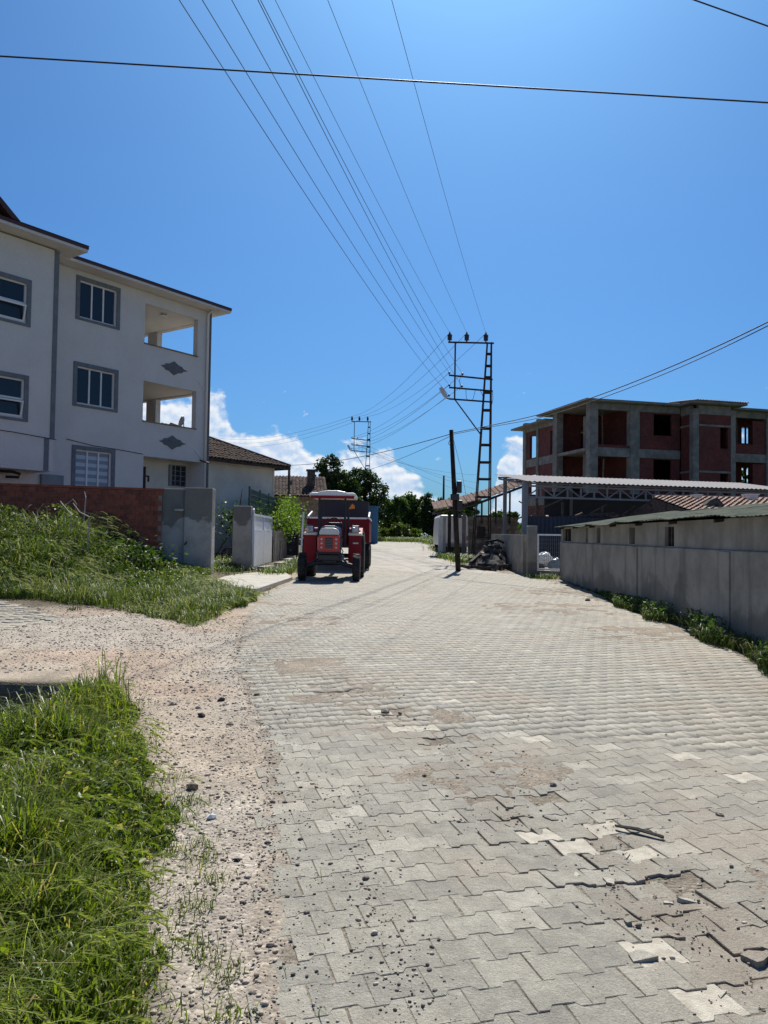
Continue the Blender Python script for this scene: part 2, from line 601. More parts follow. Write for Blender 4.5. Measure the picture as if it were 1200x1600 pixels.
def pillar_mat():
    """cement render: dark old patches high up with a ragged lower edge, paler below"""
    m, nt = mat_base('patched_render')
    p = pos(nt)
    s_ = nt.n('ShaderNodeSeparateXYZ', {0: p})
    a = nt.noise(p, 2.2, 6, .65)
    col = nt.mix(nt.smooth(a, .34, .66), (.33, .315, .28), (.44, .425, .385))
    b = nt.noise(p, 1.5, 5, .6)
    edge = nt.math('ADD', 1.95, nt.math('MULTIPLY', nt.math('SUBTRACT', b, .5), 2.4))
    col = nt.mix(nt.smooth(nt.math('SUBTRACT', s_.outputs[2], edge), -.03, .10, 0, .8), col, (.13, .125, .11))
    low = nt.math('ADD', .62, nt.math('MULTIPLY', nt.math('SUBTRACT', a, .5), .9))
    col = nt.mix(nt.smooth(nt.math('SUBTRACT', low, s_.outputs[2]), -.05, .1, 0, .6), col, (.17, .165, .15))
    f = nt.noise(p, 55, 4, .65)
    col = nt.mix(.6, col, nt.ramp(f, [(.3, .74), (.7, 1.18)]), 'MULTIPLY')
    bm = nt.n('ShaderNodeBump', {'Strength': .5, 'Distance': .02, 'Height': nt.math('ADD', f, nt.math('MULTIPLY', a, 2))})
    bs = nt.n('ShaderNodeBsdfPrincipled', {'Base Color': col, 'Roughness': .92, 'Normal': bm.outputs[0]})
    out(nt, bs.outputs[0])
    return m


def far_road_mat():
    """paving beyond the distance where single blocks can be made out"""
    m, nt = mat_base('far_paving')
    p = pos(nt)
    mp = nt.n('ShaderNodeMapping', {0: p, 'Rotation': (0, 0, radians(-16))})
    br = nt.n('ShaderNodeTexBrick', {'Vector': mp, 'Color1': (.26, .24, .20, 1), 'Color2': (.31, .285, .24, 1), 'Mortar': (.16, .14, .115, 1),
                                     'Scale': 1.0, 'Mortar Size': .012, 'Brick Width': .195, 'Row Height': .168})
    n = nt.noise(p, .55, 6, .7)
    col = nt.mix(nt.smooth(n, .30, .62, 0, .68), br.outputs[0], (.39, .35, .29))
    n2 = nt.noise(p, 2.2, 6, .7)
    col = nt.mix(.8, col, nt.ramp(n2, [(.3, .68), (.7, 1.15)]), 'MULTIPLY')
    bm = nt.n('ShaderNodeBump', {'Strength': .5, 'Distance': .03, 'Height': n2})
    b = nt.n('ShaderNodeBsdfPrincipled', {'Base Color': col, 'Roughness': .9, 'Normal': bm.outputs[0]})
    out(nt, b.outputs[0])
    return m


M = {}
M['paver'] = paver_mat()
M['paver_cream'] = mottled('cream_concrete', (.37, .335, .265), (.49, .45, .365), 14, .88, .5, 160)
M['earth'] = earth_mat()
M['far_road'] = far_road_mat()
M['white_render'] = mottled('white_render', (.63, .60, .56), (.67, .64, .60), 1.2, .9, .12, 45)
M['cream_render'] = mottled('cream_render', (.62, .58, .49), (.70, .66, .57), 1.5, .9, .1, 40)
M['grey_trim'] = mottled('grey_trim', (.15, .165, .18), (.19, .205, .22), 6, .85, .15, 60)
M['stone_chip'] = mottled('stone_chip', (.10, .11, .12), (.21, .22, .225), 30, .9, .8, 70)
M['pvc'] = paint('white_pvc', (.74, .74, .73), .35, .05)
M['glass'] = glass_mat('window_glass')
M['blind_light'] = paint('blind_light', (.50, .55, .60), .7, .05)
M['blind_dark'] = paint('blind_dark', (.25, .29, .34), .7, .05)
M['fascia'] = paint('fascia_brown', (.06, .022, .02), .5, .2)
M['roof_tile'] = mottled('roof_tile_red', (.22, .085, .055), (.30, .12, .075), 5, .8, .3, 50)
M['old_tile'] = mottled('old_roof_tile', (.065, .05, .042), (.135, .10, .082), 9, .95, .4, 30, c3=(.035, .03, .027), s3=4.0, spec=.1)
M['pale_tile'] = mottled('sunbleached_tile', (.24, .15, .115), (.38, .27, .21), 7, .9, .4, 30)
M['brick_block'] = mottled('clay_brick', (.21, .062, .04), (.30, .095, .06), 7, .9, .4, 80)
M['brick_block2'] = mottled('clay_brick_dark', (.15, .05, .036), (.23, .075, .05), 7, .9, .4, 80)
M['mortar'] = mottled('mortar', (.20, .17, .15), (.28, .25, .22), 8, .95, .5, 60)
M['far_brick'] = brick_mat('far_brickwork', (.19, .034, .025), (.125, .025, .02), (.09, .055, .046))
M['concrete'] = mottled('raw_concrete', (.175, .163, .142), (.265, .248, .22), 2.2, .9, .3, 50, c3=(.15, .145, .135), s3=.9)
M['pillar'] = pillar_mat()
M['pillar_plain'] = mottled('pillar_concrete', (.24, .235, .215), (.37, .36, .33), 1.6, .92, .4, 55, c3=(.12, .118, .105), s3=1.1)
M['slab'] = mottled('concrete_slab', (.36, .335, .285), (.46, .43, .365), 3, .9, .5, 60, c3=(.25, .215, .165), s3=1.5)
M['damp_wall'] = stained_wall_mat()
M['sheet'] = paint('galvanised_sheet', (.20, .19, .195), .75, .15, metallic=.0, dirt=(.15, .135, .13), spec=.15)
M['sheet_green'] = mottled('mossy_sheet', (.034, .044, .030), (.07, .082, .058), 4, .9, .3, 40, c3=(.10, .098, .078), s3=2.2, spec=.1)
M['steel_grey'] = paint('grey_steel', (.20, .215, .235), .5, .15)
M['steel_dark'] = paint('dark_sheet', (.035, .045, .065), .6, .2)
M['rust'] = mottled('rusty_steel', (.026, .017, .014), (.055, .032, .024), 9, .8, .3, 60)
M['black'] = paint('black_porcelain', (.02, .016, .015), .4, .1)
M['rubber'] = mottled('rubber', (.018, .018, .02), (.035, .034, .033), 8, .8, .3, 60)
M['tractor_red'] = paint('tractor_red', (.27, .006, .014), .45, .2, dirt=(.17, .03, .025), spec=.25)
M['tractor_orange'] = paint('grille_orange', (.60, .045, .025), .35, .1)
M['tractor_dark'] = paint('engine_black', (.02, .022, .028), .5, .2)
M['tractor_grey'] = paint('bonnet_grey', (.10, .115, .15), .35, .15)
M['tractor_silver'] = paint('bonnet_silver', (.62, .62, .60), .3, .1)
M['tractor_white'] = paint('tractor_white', (.78, .77, .74), .4, .06)
M['trailer_red'] = paint('trailer_red', (.17, .008, .015), .6, .2, dirt=(.10, .03, .025), spec=.2)
M['orange'] = paint('orange_plastic', (.80, .22, .01), .4, .05)
M['lamp_glass'] = glass_mat('lamp_glass', (.55, .56, .55), .12)
M['wood'] = mottled('weathered_wood', (.13, .105, .085), (.22, .185, .15), 6, .9, .5, 30)
M['wood_dark'] = mottled('dark_wood', (.03, .025, .022), (.065, .052, .043), 5, .85, .5, 40)
M['pole_dark'] = mottled('tarred_wood', (.014, .012, .011), (.035, .028, .024), 5, .85, .5, 40)
M['old_wood'] = mottled('grey_plank', (.15, .135, .115), (.24, .215, .185), 5, .92, .5, 40)
M['gate_white'] = paint('gate_white', (.82, .83, .85), .4, .06, dirt=(.62, .60, .58))
M['green_mesh'] = paint('green_mesh', (.012, .06, .05), .5, .1)
M['stone'] = mottled('field_stone', (.17, .13, .095), (.32, .25, .185), 5, .95, .6, 35)
M['stone2'] = mottled('field_stone_pale', (.26, .215, .165), (.40, .34, .27), 5, .95, .6, 35)
M['rubble'] = mottled('rubble_dark', (.035, .033, .032), (.10, .092, .085), 6, .95, .7, 25)
M['plastic_white'] = paint('white_plastic', (.72, .74, .76), .3, .1)
M['plastic_blue'] = paint('blue_plastic', (.12, .19, .24), .4, .1)
M['van_white'] = paint('van_white', (.62, .61, .58), .4, .08, dirt=(.45, .42, .37))
M['red_lens'] = paint('red_lens', (.40, .02, .015), .2, .05)
M['blue_panel'] = paint('blue_panel', (.03, .15, .30), .5, .15)
M['brown_wall'] = mottled('brown_wall', (.09, .045, .038), (.14, .07, .06), 2, .9, .2, 30)
M['cable'] = paint('cable_black', (.012, .012, .014), .6, .05)
M['wire'] = paint('aluminium_wire', (.06, .06, .062), .55, .05)
M['gravel'] = mottled('gravel', (.28, .225, .175), (.50, .44, .37), 25, .95, .3, 120)
M['gravel_dark'] = mottled('dark_gravel', (.09, .078, .066), (.25, .215, .18), 25, .9, .3, 120)
M['grass'] = leaf_mat('grass_blades', (.035, .07, .008), (.155, .20, .026), .52, (.30, .26, .12), .09, .38)
M['grass_far'] = leaf_mat('fringe_grass', (.04, .07, .013), (.13, .165, .036), .38, (.30, .28, .14), .1)
M['grass_seed'] = leaf_mat('grass_heads', (.19, .25, .06), (.33, .36, .13), .5)
M['weed'] = leaf_mat('weed_leaves', (.025, .052, .009), (.115, .165, .038), .38, (.28, .28, .15), .08)
M['weed_pale'] = leaf_mat('pale_seed_heads', (.22, .26, .12), (.37, .40, .23), .32, (.52, .49, .39), .25)
M['bush'] = leaf_mat('bush_leaves', (.028, .062, .016), (.07, .12, .03), .35)
M['bush_grass'] = leaf_mat('shade_painted_grass', (.022, .042, .01), (.065, .09, .024), .3, (.2, .19, .1), .1)  # darker grass copy: the wall's shade is put into the colour
M['vine'] = leaf_mat('vine_leaves', (.06, .12, .02), (.14, .21, .045), .45)
M['tree'] = leaf_mat('tree_leaves', (.016, .036, .010), (.05, .085, .022), .28)
M['tree2'] = leaf_mat('hedge_leaves', (.03, .065, .018), (.09, .14, .04), .36)
M['bark'] = mottled('bark', (.06, .048, .038), (.12, .098, .08), 8, .95, .6, 40)
M['dry'] = mottled('dry_stalk', (.34, .30, .24), (.48, .43, .36), 9, .9, .2, 60)

# ------------------------------------------------------------------ ground
def spaced(segs):
    r = []
    for a, b, st in segs:
        r.append(np.arange(a, b - 1e-6, st))
    r.append(np.array([segs[-1][1]]))
    return np.concatenate(r)


gx = spaced([(-900, -100, 100), (-100, -20, 10), (-20, -6, .4), (-6, -3, .1), (-3, 5.4, .042), (5.4, 20, .6), (20, 100, 10), (100, 900, 100)])
gy = spaced([(-40, -4, 6), (-4, 1.6, .4), (1.6, 10, .042), (10, 22, .12), (22, 60, .6), (60, 150, 6), (150, 1500, 150)])
GX, GY = np.meshgrid(gx, gy)


def bed_height(x, y):
    road = (x > xl(y)) & (x < xr(y)) & (y < 95)
    side = in_poly(x, y, SIDE_POLY)
    base = H(x, y)
    dirt = field(DIRTY, x, y) * smoothstep(.38, .62, vnoise(x, y, .30) * .4 + vnoise(x, y, .12) * .35 + vnoise(x, y, .05) * .25)
    fine = (vnoise(x, y, .11) - .5) * .012
    z_road = prof(y) + road_sag(x, y) - .0032 - .009 * field(DAMAGE, x, y) + fine * .22 + dirt * .0085
    edge = smoothstep(.0, .12, x - xl(y) + (vnoise(x, y, .2) - .5) * .12)
    z_road = z_road + (1 - edge) * .006
    z = np.where(road, z_road, base)
    z = np.where(road & (y > 24.4), prof(y) - .07, z)
    return np.where(side, base - .03, z), road, side, dirt


GZ, g_road, g_side, g_dirt = bed_height(GX, GY)
far_drop = smoothstep(90, 400, np.hypot(GX, GY)) * 1.0
GZ = GZ - far_drop
ny, nx = GX.shape
idx = np.arange(nx * ny).reshape(ny, nx)
quads = np.stack([idx[:-1, :-1], idx[:-1, 1:], idx[1:, 1:], idx[1:, :-1]], -1).reshape(-1, 4)
ground = np_mesh('ground', np.stack([GX, GY, GZ], -1).reshape(-1, 3), [quads], M['earth'], kind='structure', smooth=True)

ec = np.zeros((ny, nx, 3))
apron = np.array((.385, .32, .245))
pink = np.array((.39, .30, .225))
grey = np.array((.37, .335, .28))
t1 = smoothstep(.35, .65, vnoise(GX, GY, .9))[..., None]
t2 = smoothstep(.45, .7, vnoise(GX + 40, GY, 1.7))[..., None]
ec[:] = apron * (1 - t1) + pink * t1
ec = ec * (1 - t2 * .7) + grey * t2 * .7
soil = np.array((.105, .085, .052))
weedy = (smoothstep(13.0, 14.0, GY) * smoothstep(-2.6, -3.4, GX))[..., None]
ec = ec * (1 - weedy) + soil * weedy
gr_edge = np.interp(GY, [0, 2.4, 3.2, 4.2, 6, 7.4], [-.45, -.55, -.9, -1.12, -1.85, -2.6])
near_g = (smoothstep(.05, -.25, GX - gr_edge) * smoothstep(7.7, 7.3, GY))[..., None]
ec = ec * (1 - near_g) + soil * near_g
bedc = np.array((.20, .17, .13))
ec[g_road] = bedc
ec[g_road] += (np.array((.262, .22, .168)) - bedc) * np.clip(g_dirt[g_road] * 1.6, 0, 1)[:, None]
ee = (smoothstep(.24, .0, GX - xl(GY) + (vnoise(GX, GY, .25) - .5) * .25) * g_road)[..., None]
ec = ec * (1 - ee) + np.array((.33, .28, .22)) * ee
ec[g_side] = (.20, .175, .145)
rs = ((GX > xr(GY)) & (GY < 60))[..., None]
ec = np.where(rs, np.array((.27, .235, .185)), ec)
farm = (smoothstep(58, 78, GY) + smoothstep(-12, -20, GX) + smoothstep(8, 18, GX)).clip(0, 1)[..., None]
ec = ec * (1 - farm) + np.array((.10, .115, .045)) * farm
ca = ground.data.color_attributes.new('earth_colour', 'FLOAT_COLOR', 'POINT')
ca.data.foreach_set('color', np.concatenate([ec, np.ones((ny, nx, 1))], -1).astype(np.float32).ravel())

# ------------------------------------------------------------------ road: far sheet + interlocking blocks
ry = spaced([(24.5, 60, .5), (60, 95, 2.5)])
rv, rf = [], []
NXR = 24
for y in ry:
    a, b = float(xl(y)), float(xr(y))
    for k in range(NXR + 1):
        x = a + (b - a) * k / NXR
        e = .0 if k in (0, NXR) else 1.0
        rv.append((x + (random.random() - .5) * .25 * (1 - e), y, float(prof(y)) + float(road_sag(x, y)) - .006 - .03 * (1 - e) * (y > 26) - .012 * max(0, min(1, (26.4 - y) / .6))))
for j in range(len(ry) - 1):
    for k in range(NXR):
        i = j * (NXR + 1) + k
        rf.append((i, i + 1, i + NXR + 2, i + NXR + 1))
road = np_mesh('road', np.array(rv), [np.array(rf)], M['far_road'], kind='structure', smooth=True)

PL, PH, PA, GAP = .197, .156, .0125, .0022
PAV_AZ = radians(16)
U2 = np.array((cos(PAV_AZ), sin(PAV_AZ)))
V2 = np.array((-sin(PAV_AZ), cos(PAV_AZ)))


def paver_outline(jit=.0, chip=None):
    L, h = PL / 2 - GAP / 2, PH / 2 - GAP / 2
    pts = [(-L, -h - PA), (-PL * .29, -h - PA), (-PL * .21, -h + PA), (PL * .21, -h + PA), (PL * .29, -h - PA), (L, -h - PA)]
    pts = pts + [(-x, -y) for (x, y) in pts]
    r = np.array(pts) + (np.random.default_rng(int(jit * 1e6) + 3).random((12, 2)) - .5) * jit
    if chip is not None:
        r[chip] *= .95
        r[(chip + 1) % 12] *= .99
    return r


OUTL = [paver_outline(.002), paver_outline(.004, 0), paver_outline(.005), paver_outline(.006, 5), paver_outline(.0035, 11), paver_outline(.003, 6)]
RINGS = [(.93, 0.0), (1.0, -.0025), (1.0, -.05)]


def paver_verts(o):
    vs = []
    for k, (s_, z) in enumerate(RINGS):
        q = o.copy()
        if k == 0:
            q = o - np.sign(o) * .0022
        vs.append(np.concatenate([q, np.full((12, 1), z)], 1))
    return np.concatenate(vs)


PF4 = np.array([(r * 12 + (k + 1) % 12, r * 12 + k, (r + 1) * 12 + k, (r + 1) * 12 + (k + 1) % 12) for r in range(2) for k in range(12)])
PF12 = np.arange(12)[None, :]
paver_meshes = {}
for i, o in enumerate(OUTL):
    for key in ('paver', 'paver_cream'):
        me = bpy.data.meshes.new('paver')
        me.from_pydata([tuple(p) for p in paver_verts(o)], [], [tuple(range(12))] + [tuple(q) for q in PF4])
        me.update()
        me.materials.append(M[key])
        paver_meshes[(i, key)] = me

CREAM_PX = [(818, 1297), (915, 1326), (1028, 1336), (1000, 1470), (1015, 1478), (1140, 1578), (832, 1157), (655, 1141), (625, 1143),
            (955, 1298), (712, 1098), (1180, 1214), (1050, 1180), (600, 1110), (735, 1065)]
CREAM = [ground_at(*q) for q in CREAM_PX]
pav = []
for j in range(-4, 192):
    for i in range(-40, 90):
        c = U2 * ((i + .5 * (j % 2)) * PL) + V2 * (j * PH)
        pav.append((c[0], c[1]))
pav = np.array(pav)
ax, ay = pav[:, 0], pav[:, 1]
keep = (ay > 1.4) & (ay < 26.3) & (ax > xl(ay) + vnoise(ax, ay, .4) * .12) & (ax < xr(ay) + (vnoise(ax, ay, .6) - .5) * .5)
keep &= ~((ay < 9) & (ax > ay * .62 + .9))                 # beyond the picture's edge
keep |= (ay > 1.4) & (ay < 9) & (ax > xl(ay) + .14) & (ax < 4.6) & (ax < ay * .62 + 1.3)
sidek = in_poly(ax, ay, SIDE_POLY)
pav_side = pav[sidek & (ax > -12)]
pav = pav[keep]
N = len(pav)
ax, ay = pav[:, 0], pav[:, 1]
dam = field(DAMAGE, ax, ay)
ang = PAV_AZ + rng.normal(0, .012, N) + rng.normal(0, .10, N) * dam
top_z = lambda x, y: prof(y) + road_sag(x, y)
sy_ = (top_z(ax, ay + .05) - top_z(ax, ay - .05)) / .1 + rng.normal(0, .021, N) * dam
sx_ = (top_z(ax + .05, ay) - top_z(ax - .05, ay)) / .1 + rng.normal(0, .021, N) * dam
sx_ = sx_ + rng.normal(0, .0015, N)
sy_ = sy_ + rng.normal(0, .0015, N)
tx = -sx_ * np.sin(ang) + sy_ * np.cos(ang)
ty = -(sx_ * np.cos(ang) + sy_ * np.sin(ang))
px_ = ax + rng.normal(0, .0012, N) + rng.normal(0, .010, N) * dam
py_ = ay + rng.normal(0, .0012, N) + rng.normal(0, .010, N) * dam
pz = prof(ay) + road_sag(ax, ay) + rng.normal(0, .0006, N) + rng.normal(0, .0045, N) * dam
var = rng.choice(6, N, p=[.34, .12, .24, .1, .1, .1])
missing = (dam > .55) & (rng.random(N) < .10)
dist = np.hypot(ax, ay)
inview = (np.abs(ax) < ay * .5 + .12) & (ay > 2.35)
score = np.where(inview & ~missing, dist, 1e9)
order = np.argsort(score)
single = set(order[:300].tolist())
cream = set()
for c in CREAM:
    k = int(np.argmin((ax - c.x) ** 2 + (ay - c.y) ** 2))
    if not missing[k]:
        cream.add(k)
field_v, field_4, field_12 = [], [], []
cream_v, cream_4, cream_12 = [], [], []
base_v = [paver_verts(o) for o in OUTL]
for k in range(N):
    if missing[k]:
        continue
    if k in single:
        o = link('paver', paver_meshes[(int(var[k]), 'paver_cream' if k in cream else 'paver')], road)
        o.location = (px_[k], py_[k], pz[k])
        o.rotation_euler = (tx[k], ty[k], ang[k])
        continue
    v = base_v[var[k]]
    ca_, sa_ = cos(ang[k]), sin(ang[k])
    wx = v[:, 0] * ca_ - v[:, 1] * sa_
    wy = v[:, 0] * sa_ + v[:, 1] * ca_
    wz = v[:, 2] + wx * sx_[k] + wy * sy_[k] + pz[k]
    tgt = (cream_v, cream_4, cream_12) if k in cream else (field_v, field_4, field_12)
    b = len(tgt[0]) * 36
    tgt[0].append(np.stack([wx + px_[k], wy + py_[k], wz], 1))
    tgt[1].append(PF4 + b)
    tgt[2].append(PF12 + b)
np_mesh('paver_field', np.concatenate(field_v), [np.concatenate(field_12), np.concatenate(field_4)], M['paver'], road, kind='stuff')
if cream_v:
    np_mesh('pale_paver_field', np.concatenate(cream_v), [np.concatenate(cream_12), np.concatenate(cream_4)], M['paver_cream'], road, kind='stuff')

# broken corners and slivers of blocks in the damaged stretch
r3 = np.random.default_rng(77)
for k in range(18):
    a_, b_, rr_ = DAMAGE[k % 6]
    x, y = a_ + r3.normal(0, .17), b_ + r3.normal(0, .17)
    nn_ = int(r3.integers(5, 8))
    th_ = np.sort(r3.random(nn_) * 2 * pi)
    rad = r3.uniform(.015, .04) * (.7 + .6 * r3.random(nn_))
    o = MB().prism([(rad[q_] * cos(th_[q_]) * 1.4, rad[q_] * sin(th_[q_])) for q_ in range(nn_)], -.03, .006, 'z').build('paver_fragment', M['paver_cream' if k % 3 else 'paver'], road)
    o.location = (x, y, float(prof(y)) + float(road_sag(x, y)) + r3.uniform(-.004, .008))
    o.rotation_euler = (r3.normal(0, .1), r3.normal(0, .1), r3.random() * 6)

# side lane paved with the same blocks
sv, s4, s12 = [], [], []
for (x, y) in pav_side:
    v = base_v[int(rng.integers(6))]
    a = PAV_AZ + rng.normal(0, .012)
    wx, wy = v[:, 0] * cos(a) - v[:, 1] * sin(a), v[:, 0] * sin(a) + v[:, 1] * cos(a)
    b = len(sv) * 36
    sv.append(np.stack([wx + x, wy + y, v[:, 2] + float(H(x, y)) - .012 + rng.normal(0, .003)], 1))
    s4.append(PF4 + b)
    s12.append(PF12 + b)
lane = np_mesh('side_lane', np.concatenate(sv), [np.concatenate(s12), np.concatenate(s4)], M['paver'], kind='structure')


# ------------------------------------------------------------------ gravel, pebbles, stones
ICO_V, ICO_F = None, None
def ico():
    t = (1 + sqrt(5)) / 2
    v = np.array([(-1, t, 0), (1, t, 0), (-1, -t, 0), (1, -t, 0), (0, -1, t), (0, 1, t), (0, -1, -t), (0, 1, -t), (t, 0, -1), (t, 0, 1), (-t, 0, -1), (-t, 0, 1)])
    f = np.array([(0, 11, 5), (0, 5, 1), (0, 1, 7), (0, 7, 10), (0, 10, 11), (1, 5, 9), (5, 11, 4), (11, 10, 2), (10, 7, 6), (7, 1, 8),
                  (3, 9, 4), (3, 4, 2), (3, 2, 6), (3, 6, 8), (3, 8, 9), (4, 9, 5), (2, 4, 11), (6, 2, 10), (8, 6, 7), (9, 8, 1)])
    return v / np.linalg.norm(v[0]), f


ICO_V, ICO_F = ico()


def surf(x, y):
    z, _, _, _ = bed_height(np.asarray(x, float), np.asarray(y, float))
    r = (x > xl(y)) & (x < xr(y)) & (y < 26)
    return np.where(r, np.maximum(z, prof(y) + road_sag(x, y)), z)


def stones(name, P, size, mat):
    n = len(P)
    v = ICO_V[None] * (1 + (rng.random((n, 12, 1)) - .5) * .7) * size[:, None, None]
    v *= np.stack([1 + rng.random(n) * .6, np.ones(n), .5 + rng.random(n) * .4], 1)[:, None, :]
    a = rng.random(n) * 6.28
    c, s_ = np.cos(a)[:, None], np.sin(a)[:, None]
    vx, vy = v[..., 0] * c - v[..., 1] * s_, v[..., 0] * s_ + v[..., 1] * c
    V = np.stack([vx + P[:, 0:1], vy + P[:, 1:2], v[..., 2] + P[:, 2:3]], -1).reshape(-1, 3)
    F = (ICO_F[None] + (np.arange(n) * 12)[:, None, None]).reshape(-1, 3)
    return np_mesh(name, V, [F], mat, kind='stuff')


def scatter(n, x0, x1, y0, y1, accept):
    P = []
    tot = 0
    while tot < n:
        q = np.stack([rng.uniform(x0, x1, n * 2), rng.uniform(y0, y1, n * 2)], 1)
        q = q[accept(q[:, 0], q[:, 1])]
        P.append(q)
        tot += len(q)
    return np.concatenate(P)[:n]


def weed_front(x): return np.interp(x, [-14, -7.2, -5.2, -3.7, -2.8, -2.45], [14.8, 14.8, 13.5, 12.7, 11.6, 12.6])


gedge = lambda y: np.interp(y, [0, 2.4, 3.2, 4.2, 6, 7.4, 8.2], [-.56, -.62, -1.0, -1.22, -1.95, -2.6, -3.2])
on_apron = lambda x, y: (x < xl(y) + .08) & (x > np.where(y > 7.9, -8.5, gedge(y) - .1)) & (y < weed_front(x) + .4) & (rng.random(len(x)) < np.clip(3.2 / y, .12, 1)) & ~in_poly(x, y, SIDE_POLY)
q = scatter(17000, -8.5, 0.2, 1.9, 14, on_apron)
sz = (rng.gamma(1.5, .0016, len(q)) + .0016) * (1 + .05 * q[:, 1])
g1 = stones('gravel', np.column_stack([q, surf(q[:, 0], q[:, 1]) + sz * .25]), sz, M['gravel'])
tag(g1, 'pale pinkish gravel strewn over the dirt verge', 'gravel', kind='stuff')
q = scatter(650, -7, 0.4, 1.9, 12, lambda x, y: (x < xl(y) + .2) & (x > gedge(y)) & (rng.random(len(x)) < np.clip(3 / y, .1, 1)))
sz = rng.gamma(1.5, .0016, len(q)) + .0016
g2 = stones('dark_gravel', np.column_stack([q, surf(q[:, 0], q[:, 1]) + sz * .3]), sz, M['gravel_dark'])
tag(g2, 'dark grey crumbs of gravel along the edge of the paving', 'gravel', kind='stuff')


def streaks(x, y):
    p = np.exp(-((x - xl(y) - .1) / .25) ** 2) * .5
    p = np.maximum(p, np.exp(-((x + .02 + (y - 3.2) * .16) / .13) ** 2) * .8 * (y < 4.6))
    p = np.maximum(p, field(DAMAGE, x, y) * .45)
    p = np.maximum(p, field(DIRTY, x, y) * .25) + .012
    return rng.random(len(x)) < p * np.clip(3.2 / y, .1, 1)


q = scatter(3600, -2.4, 3.5, 2.2, 14, streaks)
sz = rng.gamma(1.5, .0013, len(q)) + .0014
g3 = stones('pebbles', np.column_stack([q, surf(q[:, 0], q[:, 1]) + sz * .3]), sz, M['gravel_dark'])
tag(g3, 'small dark pebbles and crumbs scattered on the paving blocks', 'pebbles', kind='stuff')
q = scatter(1500, -2.4, 3.5, 2.2, 12, streaks)
sz = rng.gamma(1.5, .0016, len(q)) + .0014
g4 = stones('pale_pebbles', np.column_stack([q, surf(q[:, 0], q[:, 1]) + sz * .3]), sz, M['gravel'])
tag(g4, 'pale pebbles caught in the broken joints of the paving', 'pebbles', kind='stuff')

LUMPS = [((602, 1110), .034, 'dark clod of earth on the sunken dirt patch in the road', 'gravel_dark'),
         ((625, 1112), .017, 'small dark clod just right of the larger clod on the dirt patch', 'gravel_dark'),
         ((865, 1226), .020, 'black lump lying alone on clean paving right of the dirt patch', 'gravel_dark'),
         ((648, 1124), .016, 'dark crumb below the clods on the dirt patch', 'gravel_dark'),
         ((918, 938), .05, 'brown stone near the foot of the grey concrete wall', 'rubble'),
         ((300, 1230), .035, 'brown stone beside a weed tuft on the dirt verge', 'stone'),
         ((315, 1120), .030, 'dark stone in the middle of the dirt verge', 'rubble'),
         ((345, 1095), .030, 'dark stone on the verge close to the paving edge', 'rubble'),
         ((370, 1345), .016, 'dark pebble on the lower dirt verge', 'rubble'),
         ((330, 1275), .028, 'flat white stone on the dirt verge', 'plastic_white'),
         ((270, 1101), .035, 'flat pale stone lying on the upper dirt verge', 'stone2'),
         ((1125, 1272), .02, 'pale chip of stone on the right half of the paving', 'stone2'),
         ((400, 1085), .022, 'dark clod on the left edge of the paving', 'rubble')]
for (q, s_, lab, mk) in LUMPS:
    c = ground_at(*q)
    r2 = np.random.default_rng(int(q[0]))
    v = ICO_V * (1 + (r2.random((12, 1)) - .5) * .6) * s_ * np.array((1.2, 1, .7))
    o = MB().add(v, [tuple(f) for f in ICO_F]).build('stone', M[mk], loc=(c.x, c.y, float(surf(np.array([c.x]), np.array([c.y]))[0]) + s_ * .35))
    tag(o, lab, 'stone', 'loose stones on the road and verge')
# black strip of rubber on the paving
c0, c1_ = ground_at(962, 1290), ground_at(1036, 1306)
mb = MB()
for k in range(3):
    mid = (c0 + c1_) / 2 + Vector((random.uniform(-.02, .02), random.uniform(-.02, .02), .0))
    zz = float(surf(np.array([mid.x]), np.array([mid.y]))[0])
    mb.tube([Vector((c0.x, c0.y + k * .006, zz + .016)), Vector((mid.x, mid.y + k * .009, zz + .02)), Vector((c1_.x, c1_.y - k * .006, zz + .014))], .006, 5)
tag(mb.build('rubber_strip', M['rubber']), 'torn black rubber strip lying on the broken paving', 'rubber strip')


# ------------------------------------------------------------------ roof sheets
def corrugated(mb, x0, x1, y0, z0, y1, z1, pitch=.17, amp=.022, th=.012, wob=0.0, ny_=6):
    nxs = int((x1 - x0) / pitch * 4) + 1
    top_, bot = [], []
    for j in range(ny_ + 1):
        f = j / ny_
        for i in range(nxs + 1):
            x = x0 + (x1 - x0) * i / nxs
            zz = z0 + (z1 - z0) * f + amp * sin(2 * pi * (x - x0) / pitch) + wob * (float(vnoise(x * 1.0, f * 3, .9)) - .5)
            yy = y0 + (y1 - y0) * f + (wob * 2.0 * (float(vnoise(x + 30, 7, .5)) - .5) if j == 0 else 0)
            top_.append((x, yy, zz))
            bot.append((x, yy, zz - th))
    n = nxs + 1
    vs = top_ + bot
    o = len(top_)
    fs = []
    for j in range(ny_):
        for i in range(nxs):
            a = j * n + i
            fs.append((a, a + 1, a + n + 1, a + n))
            fs.append((o + a, o + a + n, o + a + n + 1, o + a + 1))
    for i in range(nxs):
        fs.append((i, o + i, o + i + 1, i + 1))
        a = ny_ * n + i
        fs.append((a, a + 1, o + a + 1, o + a))
    for j in range(ny_):
        a = j * n
        fs.append((a, a + n, o + a + n, o + a))
        a = j * n + nxs
        fs.append((a, o + a, o + a + n, a + n))
    return mb.add(vs, fs)


